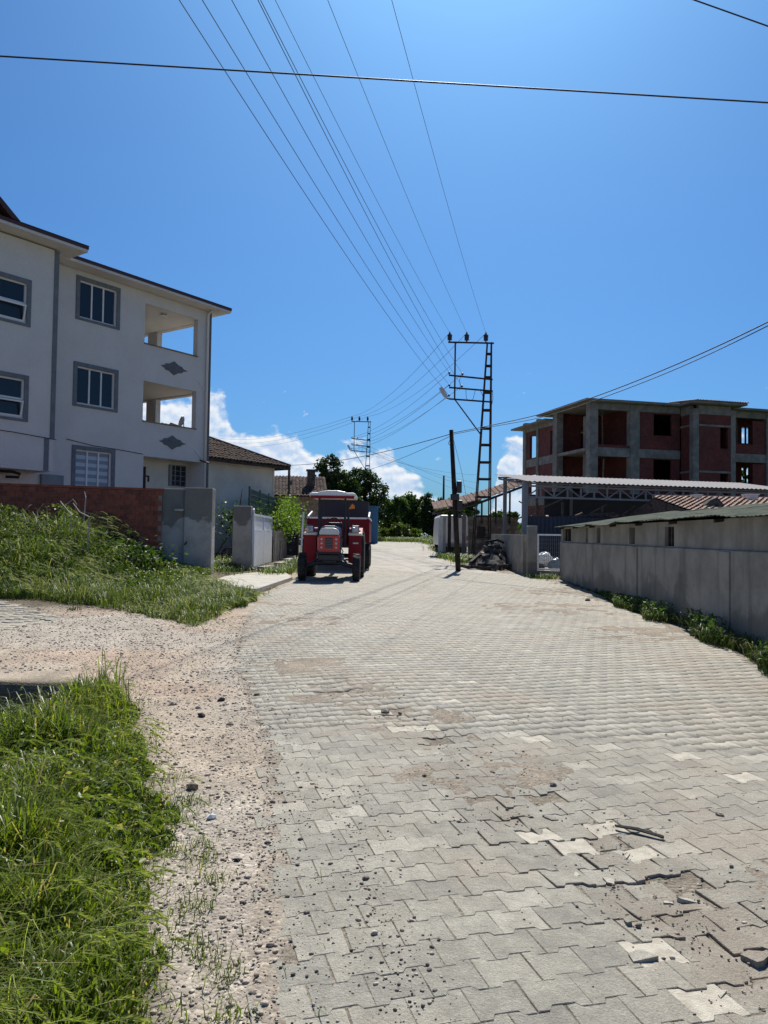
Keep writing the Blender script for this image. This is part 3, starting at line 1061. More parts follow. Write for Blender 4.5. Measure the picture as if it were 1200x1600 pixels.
def tiles(mb, P0, U, V, nu, nv, rise=.035, jit=.01, clip=None):
    """rows of barrel tiles: P0 eave corner, U along the eave (one tile), V up the slope (one row)"""
    P0, U, V = Vector(P0), Vector(U), Vector(V)
    Nn = U.cross(V).normalized()
    for j in range(nv):
        for i in range(nu):
            if clip and not clip(i, j):
                continue
            c = P0 + U * i + V * j
            k = [random.uniform(-jit, jit) for _ in range(4)]
            vs = []
            for (vv, zz) in ((-.06, rise + k[0]), (1.08, .006 + k[1])):
                for uu, h in ((0.0, 0.0), (.25, .055), (.5, .075), (.75, .055), (1.02, 0.0)):
                    vs.append(c + U * (uu + k[2]) + V * (vv + k[3]) + Nn * (zz + h))
            fs = [(a, a + 1, a + 6, a + 5) for a in range(4)]
            vs += [vs[a] - Nn * .02 for a in range(5)]
            fs += [(10 + a, 11 + a, a + 1, a) for a in range(4)]
            mb.add(vs, fs)
    return mb


# ------------------------------------------------------------------ white apartment house on the left
apt = thing('apartment_house', 'three-storey white apartment house with grey window surrounds and open corner loggias', 'house',
            (-10.61, 25.9, 0), radians(55))
APT_OPEN = [(.15, 1.63, 8.88, 10.12), (.13, 1.63, 5.92, 7.16), (.15, 1.58, 2.6, 4.32),
            (2.87, 5.40, 8.53, 10.02), (2.87, 5.40, 5.64, 7.13), (2.95, 5.80, 1.6, 4.34)]
mb = MB()
mb.wall(-9.5, 6.06, .2, 10.45, 0, .25, APT_OPEN)
# loggia end wall (runs inward), inner partition, rear
RZ = Matrix.Rotation(pi / 2, 4, 'Z')
side = MB().wall(.252, 9.0, .2, 10.45, -6.06, -5.81, [(.35, 3.0, 8.53, 10.02), (3.62, 4.9, 8.53, 10.02), (.35, 3.0, 5.64, 7.13), (3.62, 4.9, 5.64, 7.13)])
mb.add([RZ @ Vector(v) for v in side.v], side.f)
inner = MB().wall(.252, 9.0, .2, 10.45, -2.87, -2.62)
mb.add([RZ @ Vector(v) for v in inner.v], inner.f)
mb.box(2.872, 5.808, 5.3, 5.5, .2, 10.45)
mb.box(-9.5, 2.618, 8.75, 9.0, .2, 10.45)
mb.box(-9.75, -9.502, 0.0, 9.0, .2, 10.45)
mb.build('wall', M['white_render'], apt)
mb = MB()
for (a, b) in ((10.04, 10.44), (7.18, 7.5), (4.36, 4.66), (1.2, 1.58)):
    mb.box(2.873, 5.807, .253, 5.298, a, b)
mb.build('loggia_slab', M['white_render'], apt)
mb = MB().box(2.873, 5.807, .9, 1.0, 1.582, 4.358)
pw = mb.build('porch_wall', M['cream_render'], apt)
for zz in (8.53, 5.64):
    MB().box(2.85, 5.42, -.05, .27, zz - .03, zz + .012).build('sill', M['concrete'], apt)
# projecting bay
bay = MB()
bay.wall(-9.4, -1.27, 3.4, 10.45, -1.0, -.75, [(-4.02, -2.28, 7.93, 9.13), (-4.02, -2.28, 4.98, 6.16)])
bay.box(-1.52, -1.272, -.748, -.002, 3.4, 10.45)
bay.box(-9.4, -1.522, -.748, -.002, 3.4, 3.6)
bay.box(-9.4, -9.15, -.748, -.002, 3.602, 10.45)
bay.build('projecting_bay', M['white_render'], apt)
for (a, b, c0_, c1_) in ((-1.40, -1.25, 4.44, 10.45), (-1.58, -1.43, 3.41, 4.44)):
    MB().box(a, b, -1.03, -1.002, c0_, c1_).build('corner_strip', M['grey_trim'], apt)
# eaves and roof
for (a, b, y0, y1, zb) in ((-1.0, 6.6, -.6, 9.6, 10.46), (-10, -.62, -1.6, 9.5, 10.50)):
    MB().box(a, b, y0, y1, zb, zb + .09).build('soffit', M['white_render'], apt)
    MB().box(a - .02, b + .02, y0 - .02, y0 + .10, zb + .092, zb + .20).box(b - .08, b + .021, y0 + .101, y1, zb + .092, zb + .20).build('fascia', M['fascia'], apt)
mb = MB()
mb.add([(-1.0, -.64, 10.66), (6.64, -.64, 10.66), (6.64, 9.6, 10.66), (-1.0, 9.6, 10.66), (-1.0, 4.5, 11.9), (2.4, 4.5, 11.9)],
       [(0, 1, 5, 4), (1, 2, 5), (2, 3, 4, 5), (0, 4, 3)])
mb.add([(-10, -1.64, 10.71), (-.58, -1.64, 10.71), (-.58, 9.5, 10.71), (-10, 9.5, 10.71), (-10, 4.0, 12.1), (-4.2, 4.0, 12.1)],
       [(0, 1, 5, 4), (1, 2, 5), (2, 3, 4, 5), (0, 4, 3)])
rf_ = mb.build('roof', M['roof_tile'], apt)
dm = MB().prism([(-8.7, 10.72), (-3.35, 10.72), (-6.0, 13.1)], -1.15, 4.0).build('gable_dormer', M['white_render'], apt)
mb = MB()
mb.prism([(-2.9, 10.73), (-6.0, 13.25), (-9.2, 10.73), (-8.9, 10.73), (-6.0, 13.10), (-3.15, 10.73)], -1.62, 4.0)
mb.build('dormer_roof', M['fascia'], dm)


def window(parent, t0, t1, z0, z1, y=0.0, panes=3, blinds=False, transom=False, surround=True):
    """outer rectangle of the grey surround; frame, mullions and panes inside it"""
    s_ = .14
    wn = MB()
    if surround:
        for (a, b, c, e) in ((t0, t1, z1 - s_, z1), (t0, t0 + s_, z0 + s_ * .6, z1 - s_), (t1 - s_, t1, z0 + s_ * .6, z1 - s_), (t0, t1, z0, z0 + s_ * .6)):
            wn.box(a, b, y - .035, y - .002, c, e)
    fr = wn.build('window', M['grey_trim'], parent)
    a, b, c, e = t0 + s_ - .01, t1 - s_ + .01, z0 + s_ * .6, z1 - s_ + .01
    f = .055
    mb_ = MB()
    mb_.box(a, b, y + .05, y + .11, c, c + f).box(a, b, y + .05, y + .11, e - f, e)
    mb_.box(a, a + f, y + .05, y + .11, c + f, e - f).box(b - f, b, y + .05, y + .11, c + f, e - f)
    xs_ = [a + f + (b - a - 2 * f) * k / panes for k in range(panes + 1)]
    for x in xs_[1:-1]:
        mb_.box(x - f / 2, x + f / 2, y + .045, y + .112, c + f, e - f)
    if transom:
        zt = c + (e - c) * .5
        mb_.box(a + f, b - f, y + .046, y + .111, zt - .03, zt + .03)
    mb_.build('frame', M['pvc'], fr)
    for k in range(panes):
        x0, x1 = xs_[k] + f * .45, xs_[k + 1] - f * .45
        if blinds:
            bl, bd = MB(), MB()
            nst = 13
            for q in range(nst):
                za, zb = c + f + (e - c - 2 * f) * q / nst, c + f + (e - c - 2 * f) * (q + 1) / nst
                (bl if q % 2 else bd).box(x0, x1, y + .09, y + .095, za, zb)
            bl.build('blind', M['blind_light'], fr)
            bd.build('blind', M['blind_dark'], fr)
        else:
            MB().box(x0, x1, y + .075, y + .083, c + f * .9, e - f * .9).build('pane', M['glass'], fr)
    if transom:
        # tilted-in lower light
        zt = c + (e - c) * .5
        M_ = Matrix.Translation((0, y + .05, c + f)) @ Matrix.Rotation(radians(14), 4, 'X')
        t_ = MB()
        for (x0, x1, za, zb) in ((a + f, b - f, 0, .05), (a + f, b - f, zt - c - f - .1, zt - c - f - .05), (a + f, a + f + .05, .05, zt - c - f - .1), (b - f - .05, b - f, .05, zt - c - f - .1)):
            t_.box(x0, x1, -.03, .01, za, zb, M_)
        t_.build('tilted_light', M['pvc'], fr)
    return fr


window(apt, 0.02, 1.77, 8.75, 10.26)
window(apt, 0.0, 1.77, 5.78, 7.30)
window(apt, 0.02, 1.72, 2.47, 4.45, blinds=True)
window(apt, -4.15, -2.15, 7.80, 9.26, -1.0, panes=2, transom=True)
window(apt, -4.15, -2.15, 4.86, 6.29, -1.0, panes=2, transom=True)
pw_ = MB().box(4.85, 5.7, .87, .899, 3.38, 4.22).build('porch_window', M['glass'], apt)
mb = MB()
for k in range(4):
    mb.box(4.85 + k * .27, 4.89 + k * .27, .84, .868, 3.38, 4.22)
for k in range(5):
    mb.box(4.86, 5.7, .845, .862, 3.38 + k * .2, 3.405 + k * .2)
mb.build('grille', M['steel_grey'], pw_)
for zc in (7.84, 4.98):
    pts = [(3.63, 0), (3.80, .05), (3.86, .12), (4.02, .14), (4.25, .27), (4.46, .15), (4.64, .12), (4.70, .05), (4.92, 0)]
    poly = [(x, zc + z) for x, z in pts] + [(x, zc - z) for x, z in pts[-2:0:-1]]
    MB().prism(poly[::-1], -.03, -.002).build('stone_lozenge', M['stone_chip'], apt)
dp = MB().tube([(5.86, -.08, .3), (5.86, -.08, 10.30), (5.86, -.3, 10.44)], .05, 8).build('downpipe', M['pvc'], apt, smooth=True)
MB().box(5.99, 6.085, -.035, -.002, .3, 10.45).box(6.062, 6.09, -.033, .15, .3, 10.45).build('corner_strip', M['stone_chip'], apt)
MB().box(-1.1, -.32, -.13, -.003, 2.5, 3.37).build('meter_box', M['steel_grey'], apt, bevel=.01)
MB().tube([(-.2, -.02, 4.62), (.8, -.02, 4.5), (1.9, -.02, 4.46), (2.9, -.03, 4.40)], .012, 5).build('cable', M['cable'], apt)
MB().tube([(-4.2, -.95, 4.55), (-2.6, -1.03, 4.50), (-1.2, -1.04, 4.42)], .012, 5).build('cable', M['cable'], apt)
MB().tube([(-3.4, -.5, 3.33), (-2.3, -.5, 3.34), (-2.05, -.5, 3.28), (-2.1, -.5, 3.18), (-2.5, -.5, 3.17)], .045, 6).build('drain_hose', M['rubber'], apt)
MB().box(2.98, 3.05, -.03, .04, 1.7, 3.95).box(3.05, 3.22, -.02, .03, 3.58, 3.63).box(3.17, 3.22, -.02, .03, 3.4, 3.58).build('iron_post', M['rust'], apt)
MB().tube([(5.62, -.03, 4.42), (5.75, -.14, 4.36), (5.98, -.16, 4.34)], .035, 6).build('camera_bracket', M['black'], apt)
MB().lathe([(.0, 0), (.10, .01), (.16, .05), (.17, .06), (.10, .03), (.0, .02)], 12, Matrix.Translation((4.2, .6, 10.0)) @ Matrix.Rotation(pi, 4, 'X')).build('ceiling_lamp', M['pvc'], apt, smooth=True)
for (t_, z_) in ((5.65, 7.4), (5.6, 4.62)):
    MB().bar((t_ - .25, -.02, z_ + .2), (t_ + .12, -.06, z_ - .12), .03).build('drain_spout', M['pvc'], apt)

dish = thing('satellite_dish', 'small grey satellite dish on the middle loggia parapet of the white house', 'satellite dish', at(287, 668, 32.3))
MB().lathe([(.0, 0), (.12, .02), (.22, .07), (.27, .12), (.26, .13), (.12, .04), (.0, .03)], 16, Matrix.Translation((0, 0, .22)) @ Matrix.Rotation(radians(-70), 4, 'Y')).build('reflector', M['steel_grey'], dish, smooth=True)
MB().tube([(0, 0, -.1), (0, 0, .2)], .02, 6).build('mast', M['steel_grey'], dish)

# ------------------------------------------------------------------ red brick wall and rendered gate pillars
bw_az = math.atan2(-1.5, -3.68)
brick_wall = thing('brick_wall', 'unplastered red clay brick wall behind the tall weeds', 'wall', (-6.09, 21.0, .35), bw_az)
BL, BHT = .195, .136
mb = MB().box(0, 9.0, -.085, .085, -.1, 2.30).build('mortar_core', M['mortar'], brick_wall)
bm_ = []
for key in ('brick_block', 'brick_block2'):
    b = MB().box(-BL / 2 + .006, BL / 2 - .006, -.11, .11, .005, BHT - .007)
    me = b.mesh('brick')
    me.materials.append(M[key])
    bm_.append(me)
cnt = 0
low = MB()
for r in range(17):
    for c in range(24 if r > 4 else 0):
        x = (c + .5 + (.5 if r % 2 else 0)) * BL
        o = link('brick', bm_[0 if random.random() < .62 else 1], brick_wall)
        o.location = (x, random.uniform(-.006, .006), r * BHT + random.uniform(-.002, .002))
        o.rotation_euler = (0, 0, random.uniform(-.015, .015))
        cnt += 1
for r in range(17):
    for c in range(0, 46):
        if r > 4 and c < 24:
            continue
        x = (c + .5 + (.5 if r % 2 else 0)) * BL
        low.box(x - BL / 2 + .006, x + BL / 2 - .006, -.11, .11, r * BHT + .005, (r + 1) * BHT - .007)
low.build('brick_field', M['brick_block'], brick_wall, kind='stuff')
MB().box(-.05, 9, -.115, .115, 2.314, 2.375).build('coping', M['brick_block'], brick_wall)

gp = thing('gate_pillar', 'wide rendered concrete pillar at the end of the brick wall, streaked dark on top', 'pillar', (-5.4, 21, .3))
MB().box(-.68, -.045, -.02, .32, 0, 2.43).build('shaft', M['pillar'], gp, bevel=.02)
MB().box(-.043, .72, -.10, .30, 0, 2.46).build('shaft', M['pillar'], gp, bevel=.02)
MB().box(-.30, -.06, -.13, -.022, 1.82, 1.88).build('letter_ledge', M['slab'], gp, bevel=.005)
gp2 = thing('gate_pillar', 'narrow concrete gate pillar hung with the white metal gate', 'pillar', (-4.52, 24.6, .25))
MB().box(-.29, .29, -.18, .2, 0, 2.16).build('shaft', M['pillar'], gp2, bevel=.03)
MB().tube([(-.1, 0, 2.15), (-.06, .0, 2.55), (-.04, .02, 2.72)], [.018, .012, .006], 5).build('rebar', M['rust'], gp2)

# white metal gate, along the road
gate = thing('metal_gate', 'white sheet-metal gate with slotted top next to the narrow pillar', 'gate', (-4.2, 24.72, .33), radians(91.5))
GL, GH = 4.9, 1.85
mb = MB()
mb.box(0, GL, -.03, .03, .06, .13).box(0, GL, -.03, .03, 1.28, 1.34).box(0, GL, -.03, .03, GH - .07, GH)
for x in (0, 2.42, GL - .07):
    mb.box(x, x + .07, -.032, .032, .131, 1.279).box(x, x + .07, -.032, .032, 1.341, GH - .071)
mb.build('gate_frame', M['gate_white'], gate)
for (a, b) in ((.075, 2.415), (2.495, GL - .075)):
    mb = MB()
    for k in range(12):     # pressed sheet with horizontal ribs
        z = .14 + k * .0945
        mb.prism([(-.03, z), (-.03, z + .02), (.004, z + .07), (-.03, z + .0943), (-.036, z + .0943), (-.036, z)], a, b, 'x')
    mb.build('panel', M['gate_white'], gate)
nb = 30
for k in range(nb):
    x = .12 + (GL - .3) * k / (nb - 1)
    MB().box(x, x + .06, -.012, .012, 1.342, GH - .072).build('bar', M['gate_white'], gate)
MB().tube([(.02, 0, GH), (.02, 0, GH + .12), (.1, 0, GH + .16), (.16, 0, GH + .1), (.16, 0, GH)], .025, 6).build('hinge_loop', M['gate_white'], gate)

# ramp slab in front of the gates
rp = [ground_at(335, 905), ground_at(345, 922), ground_at(398, 931), ground_at(457, 906), ground_at(446, 897), ground_at(400, 897)]
poly = [(p.x, p.y) for p in rp]
ramp = MB().prism(poly[::-1], .12, .345, 'z').build('concrete_ramp', M['slab'], bevel=.015)
tag(ramp, 'cracked pale concrete ramp in front of the white gate', 'ramp')
for k, (q, r_) in enumerate((((430, 893), .3), ((452, 886), .26), ((462, 880), .25))):
    c = ground_at(*q)
    tag(MB().box(-.5, .5, -.12, .12, -.05, .1).build('kerb_block', M['slab'], bevel=.03, loc=(c.x - .3, c.y, c.z + .08), rz=radians(75 + k * 7)),
        ['low kerb block nearest the white gate', 'middle kerb block along the plank fence', 'low kerb block by the tractor wheel'][k], 'kerb block', 'kerb blocks by the plank fence')

# plank fence
pf_ = thing('plank_fence', 'low fence of upright weathered planks behind the tractor', 'fence', (-4.28, 29.75, .36), radians(89))
for k in range(46):
    h = 1.32 + random.uniform(-.05, .05)
    x = k * .165
    MB().box(x, x + .15, -.014 + random.uniform(-.01, .01), .012, 0, h).build('plank', M['old_wood'], pf_)
for z in (.35, 1.05):
    MB().box(0, 7.6, .03, .075, z, z + .08).build('rail', M['old_wood'], pf_)

# green mesh fence
mf = thing('mesh_fence', 'tall dark green mesh fence rising behind the white gate', 'fence', (-4.9, 27.9, .4), radians(90.6))
for b in range(5):
    x0 = b * 2.5
    MB().box(x0 - .035, x0 + .035, -.035, .035, 0, 2.85).build('post', M['green_mesh'], mf)
    mb = MB()
    for k in range(1, 42):
        mb.box(x0 + k * .0595 - .009, x0 + k * .0595 + .009, -.004, .004, .8, 2.78)
    for k in range(11):
        mb.box(x0, x0 + 2.5, -.009, -.0045, .8 + k * .195, .82 + k * .195)
    mb.build('mesh_panel', M['green_mesh'], mf)
    MB().box(x0 + .036, x0 + 2.464, .006, .012, .8, 2.72).build('shade_net', M['green_mesh'], mf)

# ------------------------------------------------------------------ old white village house
oh = thing('village_house', 'old low white house with a dark tiled hip roof behind the gate', 'house', (-5.25, 36.4, .4), radians(55))
MB().box(-9, 0, 0, 6.5, 0, 4.35).build('wall', M['cream_render'], oh)
mb = MB()
e = .55
zr, ze = 6.05, 4.30
A0, A1, A2, A3 = Vector((-9.5, -e, ze)), Vector((e, -e, ze)), Vector((e, 7, ze)), Vector((-9.5, 7, ze))
R0, R1 = Vector((-6, 3.2, zr)), Vector((-3.6, 3.2, zr))
mb.add([A0, A1, A2, A3, R0, R1], [(0, 1, 5, 4), (1, 2, 5), (2, 3, 4, 5), (3, 0, 4), (3, 2, 1, 0)])
rr = mb.build('roof', M['old_tile'], oh)
mb = MB()
V_ = (R1 - A1); slope_v = Vector((0, 3.75, zr - ze)) / 15
n_u = 47
def clipf(i, j):
    x = -9.5 + i * .214
    f = (j + .5) / 15
    return x < e - f * (e + 3.6) and x > -9.5 + f * 3.5
tiles(mb, A0 + Vector((0, 0, .0)), (.214, 0, 0), slope_v, n_u, 15, clip=clipf, jit=.014)
slope_r = Vector((-(e + 3.6), 0, zr - ze)) / 15
def clipr(i, j):
    y = -e + i * .214
    f = (j + .5) / 15
    return -e + f * 3.75 < y < 7 - f * 3.8
tiles(mb, A1, (0, .214, 0), slope_r, 35, 15, clip=clipr, jit=.014)
mb.tube([A1 + Vector((0, 0, .05)), R1 + Vector((0, 0, .06))], .1, 7)
mb.build('tile_field', M['old_tile'], rr, kind='stuff')
MB().box(-9.45, e - .02, -e - .01, -e + .04, ze - .12, ze - .004).box(e - .05, e, -e + .042, 7, ze - .12, ze - .004).build('fascia', M['wood_dark'], oh)
MB().box(-.10, .015, -.02, -.002, .1, 4.3).build('corner_strip', M['cream_render'], oh)

h2 = thing('village_house', 'brown tiled house half hidden behind the white village house', 'house', (-7.2, 48.5, .6), radians(8))
MB().box(-3, 3.2, 0, 5.5, 0, 3.35).build('wall', M['stone'], h2)
mb = MB().prism([(-.5, 3.30), (6.0, 3.30), (2.75, 4.75)], -3.5, 3.6, 'x')
r2_ = mb.build('roof', M['old_tile'], h2)
mb = MB()
tiles(mb, (-3.5, -.5, 3.31), (.222, 0, 0), Vector((0, 3.25, 1.45)) / 13, 32, 13, jit=.016)
mb.build('tile_field', M['old_tile'], r2_, kind='stuff')
MB().box(2.35, 2.85, 1.0, 1.5, 3.8, 5.05).box(2.28, 2.92, .93, 1.57, 5.052, 5.15).build('chimney', M['rubble'], r2_)

shed = thing('brown_shed', 'brown walled shed behind the tractor canopy', 'shed', (-3.4, 57, .85))
MB().box(-2.6, 2.0, 0, 4, 0, 3.05).build('wall', M['brown_wall'], shed)
MB().box(-2.8, 2.2, -.25, 4.2, 3.052, 3.16).build('roof', M['rust'], shed)
MB().box(-.6, .4, -.02, -.003, 1.2, 2.2).build('window', M['glass'], shed)
bp = thing('blue_hut', 'blue painted metal hut beside the far lattice pole', 'hut', at(582, 838, 58.5))
bp.location.z = float(prof(58.5)) + .02
MB().box(-.42, .40, 0, 1.6, 0, 2.75).build('wall', M['blue_panel'], bp)
MB().box(-.5, .5, -.1, 1.7, 2.752, 2.83).build('roof', M['blue_panel'], bp)
for k in range(4):
    MB().box(-.40 + k * .2, -.37 + k * .2, -.018, -.001, .05, 2.7).build('rib', M['blue_panel'], bp)

# ------------------------------------------------------------------ unfinished concrete and brick building
ub = thing('unfinished_building', 'unfinished three-storey building of raw concrete frame and red brick infill', 'building', (13.37, 50, 0), radians(14))
G0 = .5
fl = [(6.95, 7.53), (3.95, 4.53), (.95, 1.5)]
for (a, b, y0, y1) in ((0, .6, 0, .5), (3.0, 3.68, .02, .5), (0, .5, 4.7, 5.35), (0, .5, 10.0, 10.5), (.0, .35, 7.75, 8.1),
                       (13.6, 14.2, 0, .5), (17.5, 18, 0, .5)):
    MB().box(a, b, y0, y1, G0, 10.46).build('column', M['concrete'], ub)
for (z0, z1) in fl + [(10.03, 10.47)]:
    for (a, b, y0, y1) in ((.602, 2.998, .06, .36), (3.682, 6.768, .05, .35), (10.05, 13.6, .06, .36), (14.2, 17.5, .06, .36)):
        MB().box(a, b, y0, y1, z0, z1).build('beam', M['concrete'], ub)
    MB().box(.05, .34, 5.352, 7.748, z0 - (.0 if z0 < 9 else .35), z1 - (.0 if z0 < 9 else .4)).build('beam', M['concrete'], ub)
    MB().box(.05, .34, 8.102, 9.998, z0 - (.0 if z0 < 9 else .35), z1 - (.0 if z0 < 9 else .4)).build('beam', M['concrete'], ub)
for (z0, z1) in fl[:2]:
    MB().box(.362, 18, .364, 10.4, z1 - .14, z1 - .005).build('floor_slab', M['concrete'], ub)
    MB().box(.06, .358, .502, 4.698, z1 - .20, z1 - .005).build('slab_edge', M['concrete'], ub)
# bay standing forward
for (a, b, y0, y1) in ((6.77, 7.2, -1.35, -.95), (9.65, 10.02, -1.35, -1.0)):
    MB().box(a, b, y0, y1, G0, 10.2).build('column', M['concrete'], ub)
MB().box(7.202, 9.648, -1.34, -1.06, 9.85, 10.44).box(6.80, 7.08, -.948, .04, 9.85, 10.44).build('beam', M['concrete'], ub)
for zz in (9.05, 5.98):
    MB().box(7.203, 9.647, -1.37, -1.05, zz, zz + .13).build('lintel', M['concrete'], ub)
    MB().box(6.75, 7.06, -.947, .045, zz, zz + .12).build('lintel', M['concrete'], ub)
# brick infill
mb = MB()
B_OP = [(4.77, 6.18, 8.5, 9.93), (4.77, 6.18, 5.45, 6.88), (4.77, 6.18, 2.4, 3.8)]
mb.wall(3.685, 6.765, G0, 10.02, .09, .29, B_OP + [(3.6, 6.8, 6.95, 7.53), (3.6, 6.8, 3.95, 4.53)])
mb.build('brick_infill', M['far_brick'], ub)
mb = MB().wall(7.204, 9.646, G0, 10.0, -1.32, -1.10, [(8.85, 9.45, 7.62, 9.04), (8.85, 9.45, 4.5, 5.96), (7.2, 9.65, 9.05, 9.18), (7.2, 9.65, 5.98, 6.11), (7.2, 9.65, 9.85, 10.0)])
mb.build('brick_infill', M['far_brick'], ub)
MB().box(6.83, 7.03, -.946, .04, G0, 9.84).build('brick_infill', M['far_brick'], ub)
MB().box(9.66, 9.9, -.99, .04, G0, 10.4).build('brick_infill', M['far_brick'], ub)
for (z0, z1) in ((7.532, 7.72), (4.532, 4.8)):
    MB().box(.61, 2.99, .1, .3, z0, z1).build('brick_parapet', M['far_brick'], ub)
mb = MB().wall(10.06, 13.59, G0, 10.46, 2.0, 2.2, [(13.2, 13.58, 8.55, 9.75), (13.2, 13.58, 5.5, 6.8)])
mb.wall(13.59, 17.9, G0, 10.46, 2.0, 2.2, [(13.59, 13.88, 8.55, 9.75), (13.59, 13.88, 5.5, 6.8)])
mb.build('back_wall', M['far_brick'], ub)
for (z0, z1) in ((7.535, 8.2), (4.535, 5.2), (1.505, 2.2)):
    MB().box(10.06, 13.59, .10, .30, z0, z1).build('brick_parapet', M['far_brick'], ub)
    MB().box(12.55, 13.59, .101, .301, z1 + .004, z1 + 1.65).build('brick_pier', M['far_brick'], ub)
# inner walls of the open corner and the rear wing
mb = MB().wall(.36, 6.7, G0, 10.46, 5.1, 5.3, [(.38, .60, 7.7, 8.95), (2.12, 3.0, 7.5, 9.6), (.38, .6, 4.7, 6.22)])
mb.box(3.72, 3.9, .6, 5.098, G0, 10.46)
mb.build('inner_wall', M['far_brick'], ub)
MB().box(1.2, 1.75, 2.6, 3.1, G0, 10.0).build('column', M['concrete'], ub)
mb = MB().wall(.36, 6.7, G0, 9.9, 10.2, 10.4, [(.28, 1.15, 7.7, 9.5), (2.7, 3.2, 8.3, 9.7), (.28, 1.15, 4.9, 6.6), (2.7, 3.2, 5.5, 6.8)])
mb.box(6.5, 6.7, 5.5, 10.1, G0, 9.9)
mb.box(6.72, 14.4, 6.0, 6.2, G0, 10.46)
mb.box(17.8, 18.0, .6, 6.0, G0, 10.46)
mb.box(9.7, 9.9, .4, 5.99, G0, 10.46)
mb.build('rear_wall', M['far_brick'], ub)
sd = MB().wall(5.36, 9.99, G0, 9.66, -.29, -.08, [(8.12, 9.4, 7.62, 9.32), (5.36, 5.9, 7.6, 9.3), (8.12, 9.4, 4.62, 6.32), (5.4, 9.99, 6.95, 7.53), (5.4, 9.99, 3.95, 4.53)])
MB().add([RZ @ Vector(v) for v in sd.v], sd.f).build('brick_infill', M['far_brick'], ub)
for (x, y, z0, z1) in ((1.1, 1.2, 7.54, 10.4), (2.2, 2.2, 7.54, 10.4), (1.5, 1.0, 4.54, 6.9), (12.0, 1.0, 7.54, 10.4), (15.4, 1.0, 7.54, 10.4)):
    MB().bar((x, y, z0), (x + random.uniform(-.12, .12), y, z1), .07).build('prop', M['wood'], ub)
for k in range(16):
    x = 11 + random.uniform(-.4, 6.4) if k % 2 else random.uniform(.3, 6)
    MB().tube([(x, .25, 10.6), (x + random.uniform(-.05, .05), .25, 10.66 + random.uniform(.02, .10))], .012, 4).build('rebar', M['rust'], ub)
# roof slabs with overhang
MB().box(-.5, 18.4, -.5, 7.0, 10.475, 10.62).build('roof_slab', M['concrete'], ub)
MB().box(6.3, 10.5, -1.9, -.502, 10.48, 10.63).build('roof_slab', M['concrete'], ub)
MB().box(-.55, 6.9, 5.5, 11.6, 10.02, 10.14).build('roof_slab', M['concrete'], ub)
mb = MB()
corrugated(mb, 6.6, 10.6, -2.0, 10.68, 1.2, 11.0, .2, .03)
mb.build('roof_sheet', M['sheet'], ub)

# ------------------------------------------------------------------ steel canopy with lattice girder
cn = thing('steel_canopy', 'grey steel canopy with lattice girder under a pale corrugated roof', 'canopy', (6.05, 33, 0), radians(14))
CG = .42
for (x, y, w_, z1) in ((0, 0, .2, 3.95), (.35, 3.0, .14, 4.33), (8.34, .0, .16, 3.9), (3.75, 3.0, .12, 4.3), (13.0, 0, .2, 3.9), (8.4, 3.0, .12, 4.3)):
    MB().box(x - w_ / 2, x + w_ / 2, y - w_ / 2, y + w_ / 2, CG, z1).build('column', M['steel_grey'], cn)
MB().box(.102, 13, -.05, .05, 3.72, 3.80).build('top_chord', M['steel_grey'], cn)
MB().box(.102, 13, -.05, .05, 3.24, 3.32).build('bottom_chord', M['steel_grey'], cn)
n = 20
for k in range(n):
    x = .1 + k * .64
    MB().box(x + .6, x + .66, -.035, .035, 3.322, 3.718).build('strut', M['steel_grey'], cn)
    a, b = ((x + .04, 3.33), (x + .6, 3.71)) if k % 2 == 0 else ((x + .04, 3.71), (x + .6, 3.33))
    MB().bar((a[0], 0, a[1]), (b[0], 0, b[1]), .04, .05).build('diagonal', M['steel_grey'], cn)
for (y, z) in ((.0, 3.84), (1.0, 3.99), (2.0, 4.14), (3.0, 4.30)):
    MB().box(.0, 13.2, y - .03, y + .03, z, z + .06).build('purlin', M['steel_grey'], cn)
for x in (.0, 3.75, 8.34):
    MB().bar((x + .12, -.2, 3.80), (x + .12, 3.2, 4.28), .06, .08).build('rafter', M['steel_grey'], cn)
MB().box(2.5, 13.3, 3.25, 3.3, CG, 3.75).build('shade_backdrop', M['steel_dark'], cn)  # added dark sheet, stands in for the deep shade under the canopy
mb = MB()
corrugated(mb, -.05, 13.4, -.45, 3.93, 3.35, 4.50, .235, .022, ny_=4)
mb.build('roof_sheet', M['sheet'], cn)

sf = thing('sheet_fence', 'dark blue-black sheet metal fence under the steel canopy', 'fence', (6.05, 33, 0), radians(14))
for k in range(7):
    mb = MB()
    corrugated(mb, 0, 1.0, 0, 0, 2.05, 0, .2, .015, ny_=1)
    o = mb.build('sheet', M['steel_dark'], sf)
    o.location = (.25 + k * 1.01, .45, CG)
    o.rotation_euler = (pi / 2, 0, 0)
MB().box(.2, 7.4, .47, .53, 2.42, 2.48).build('rail', M['wood_dark'], sf)

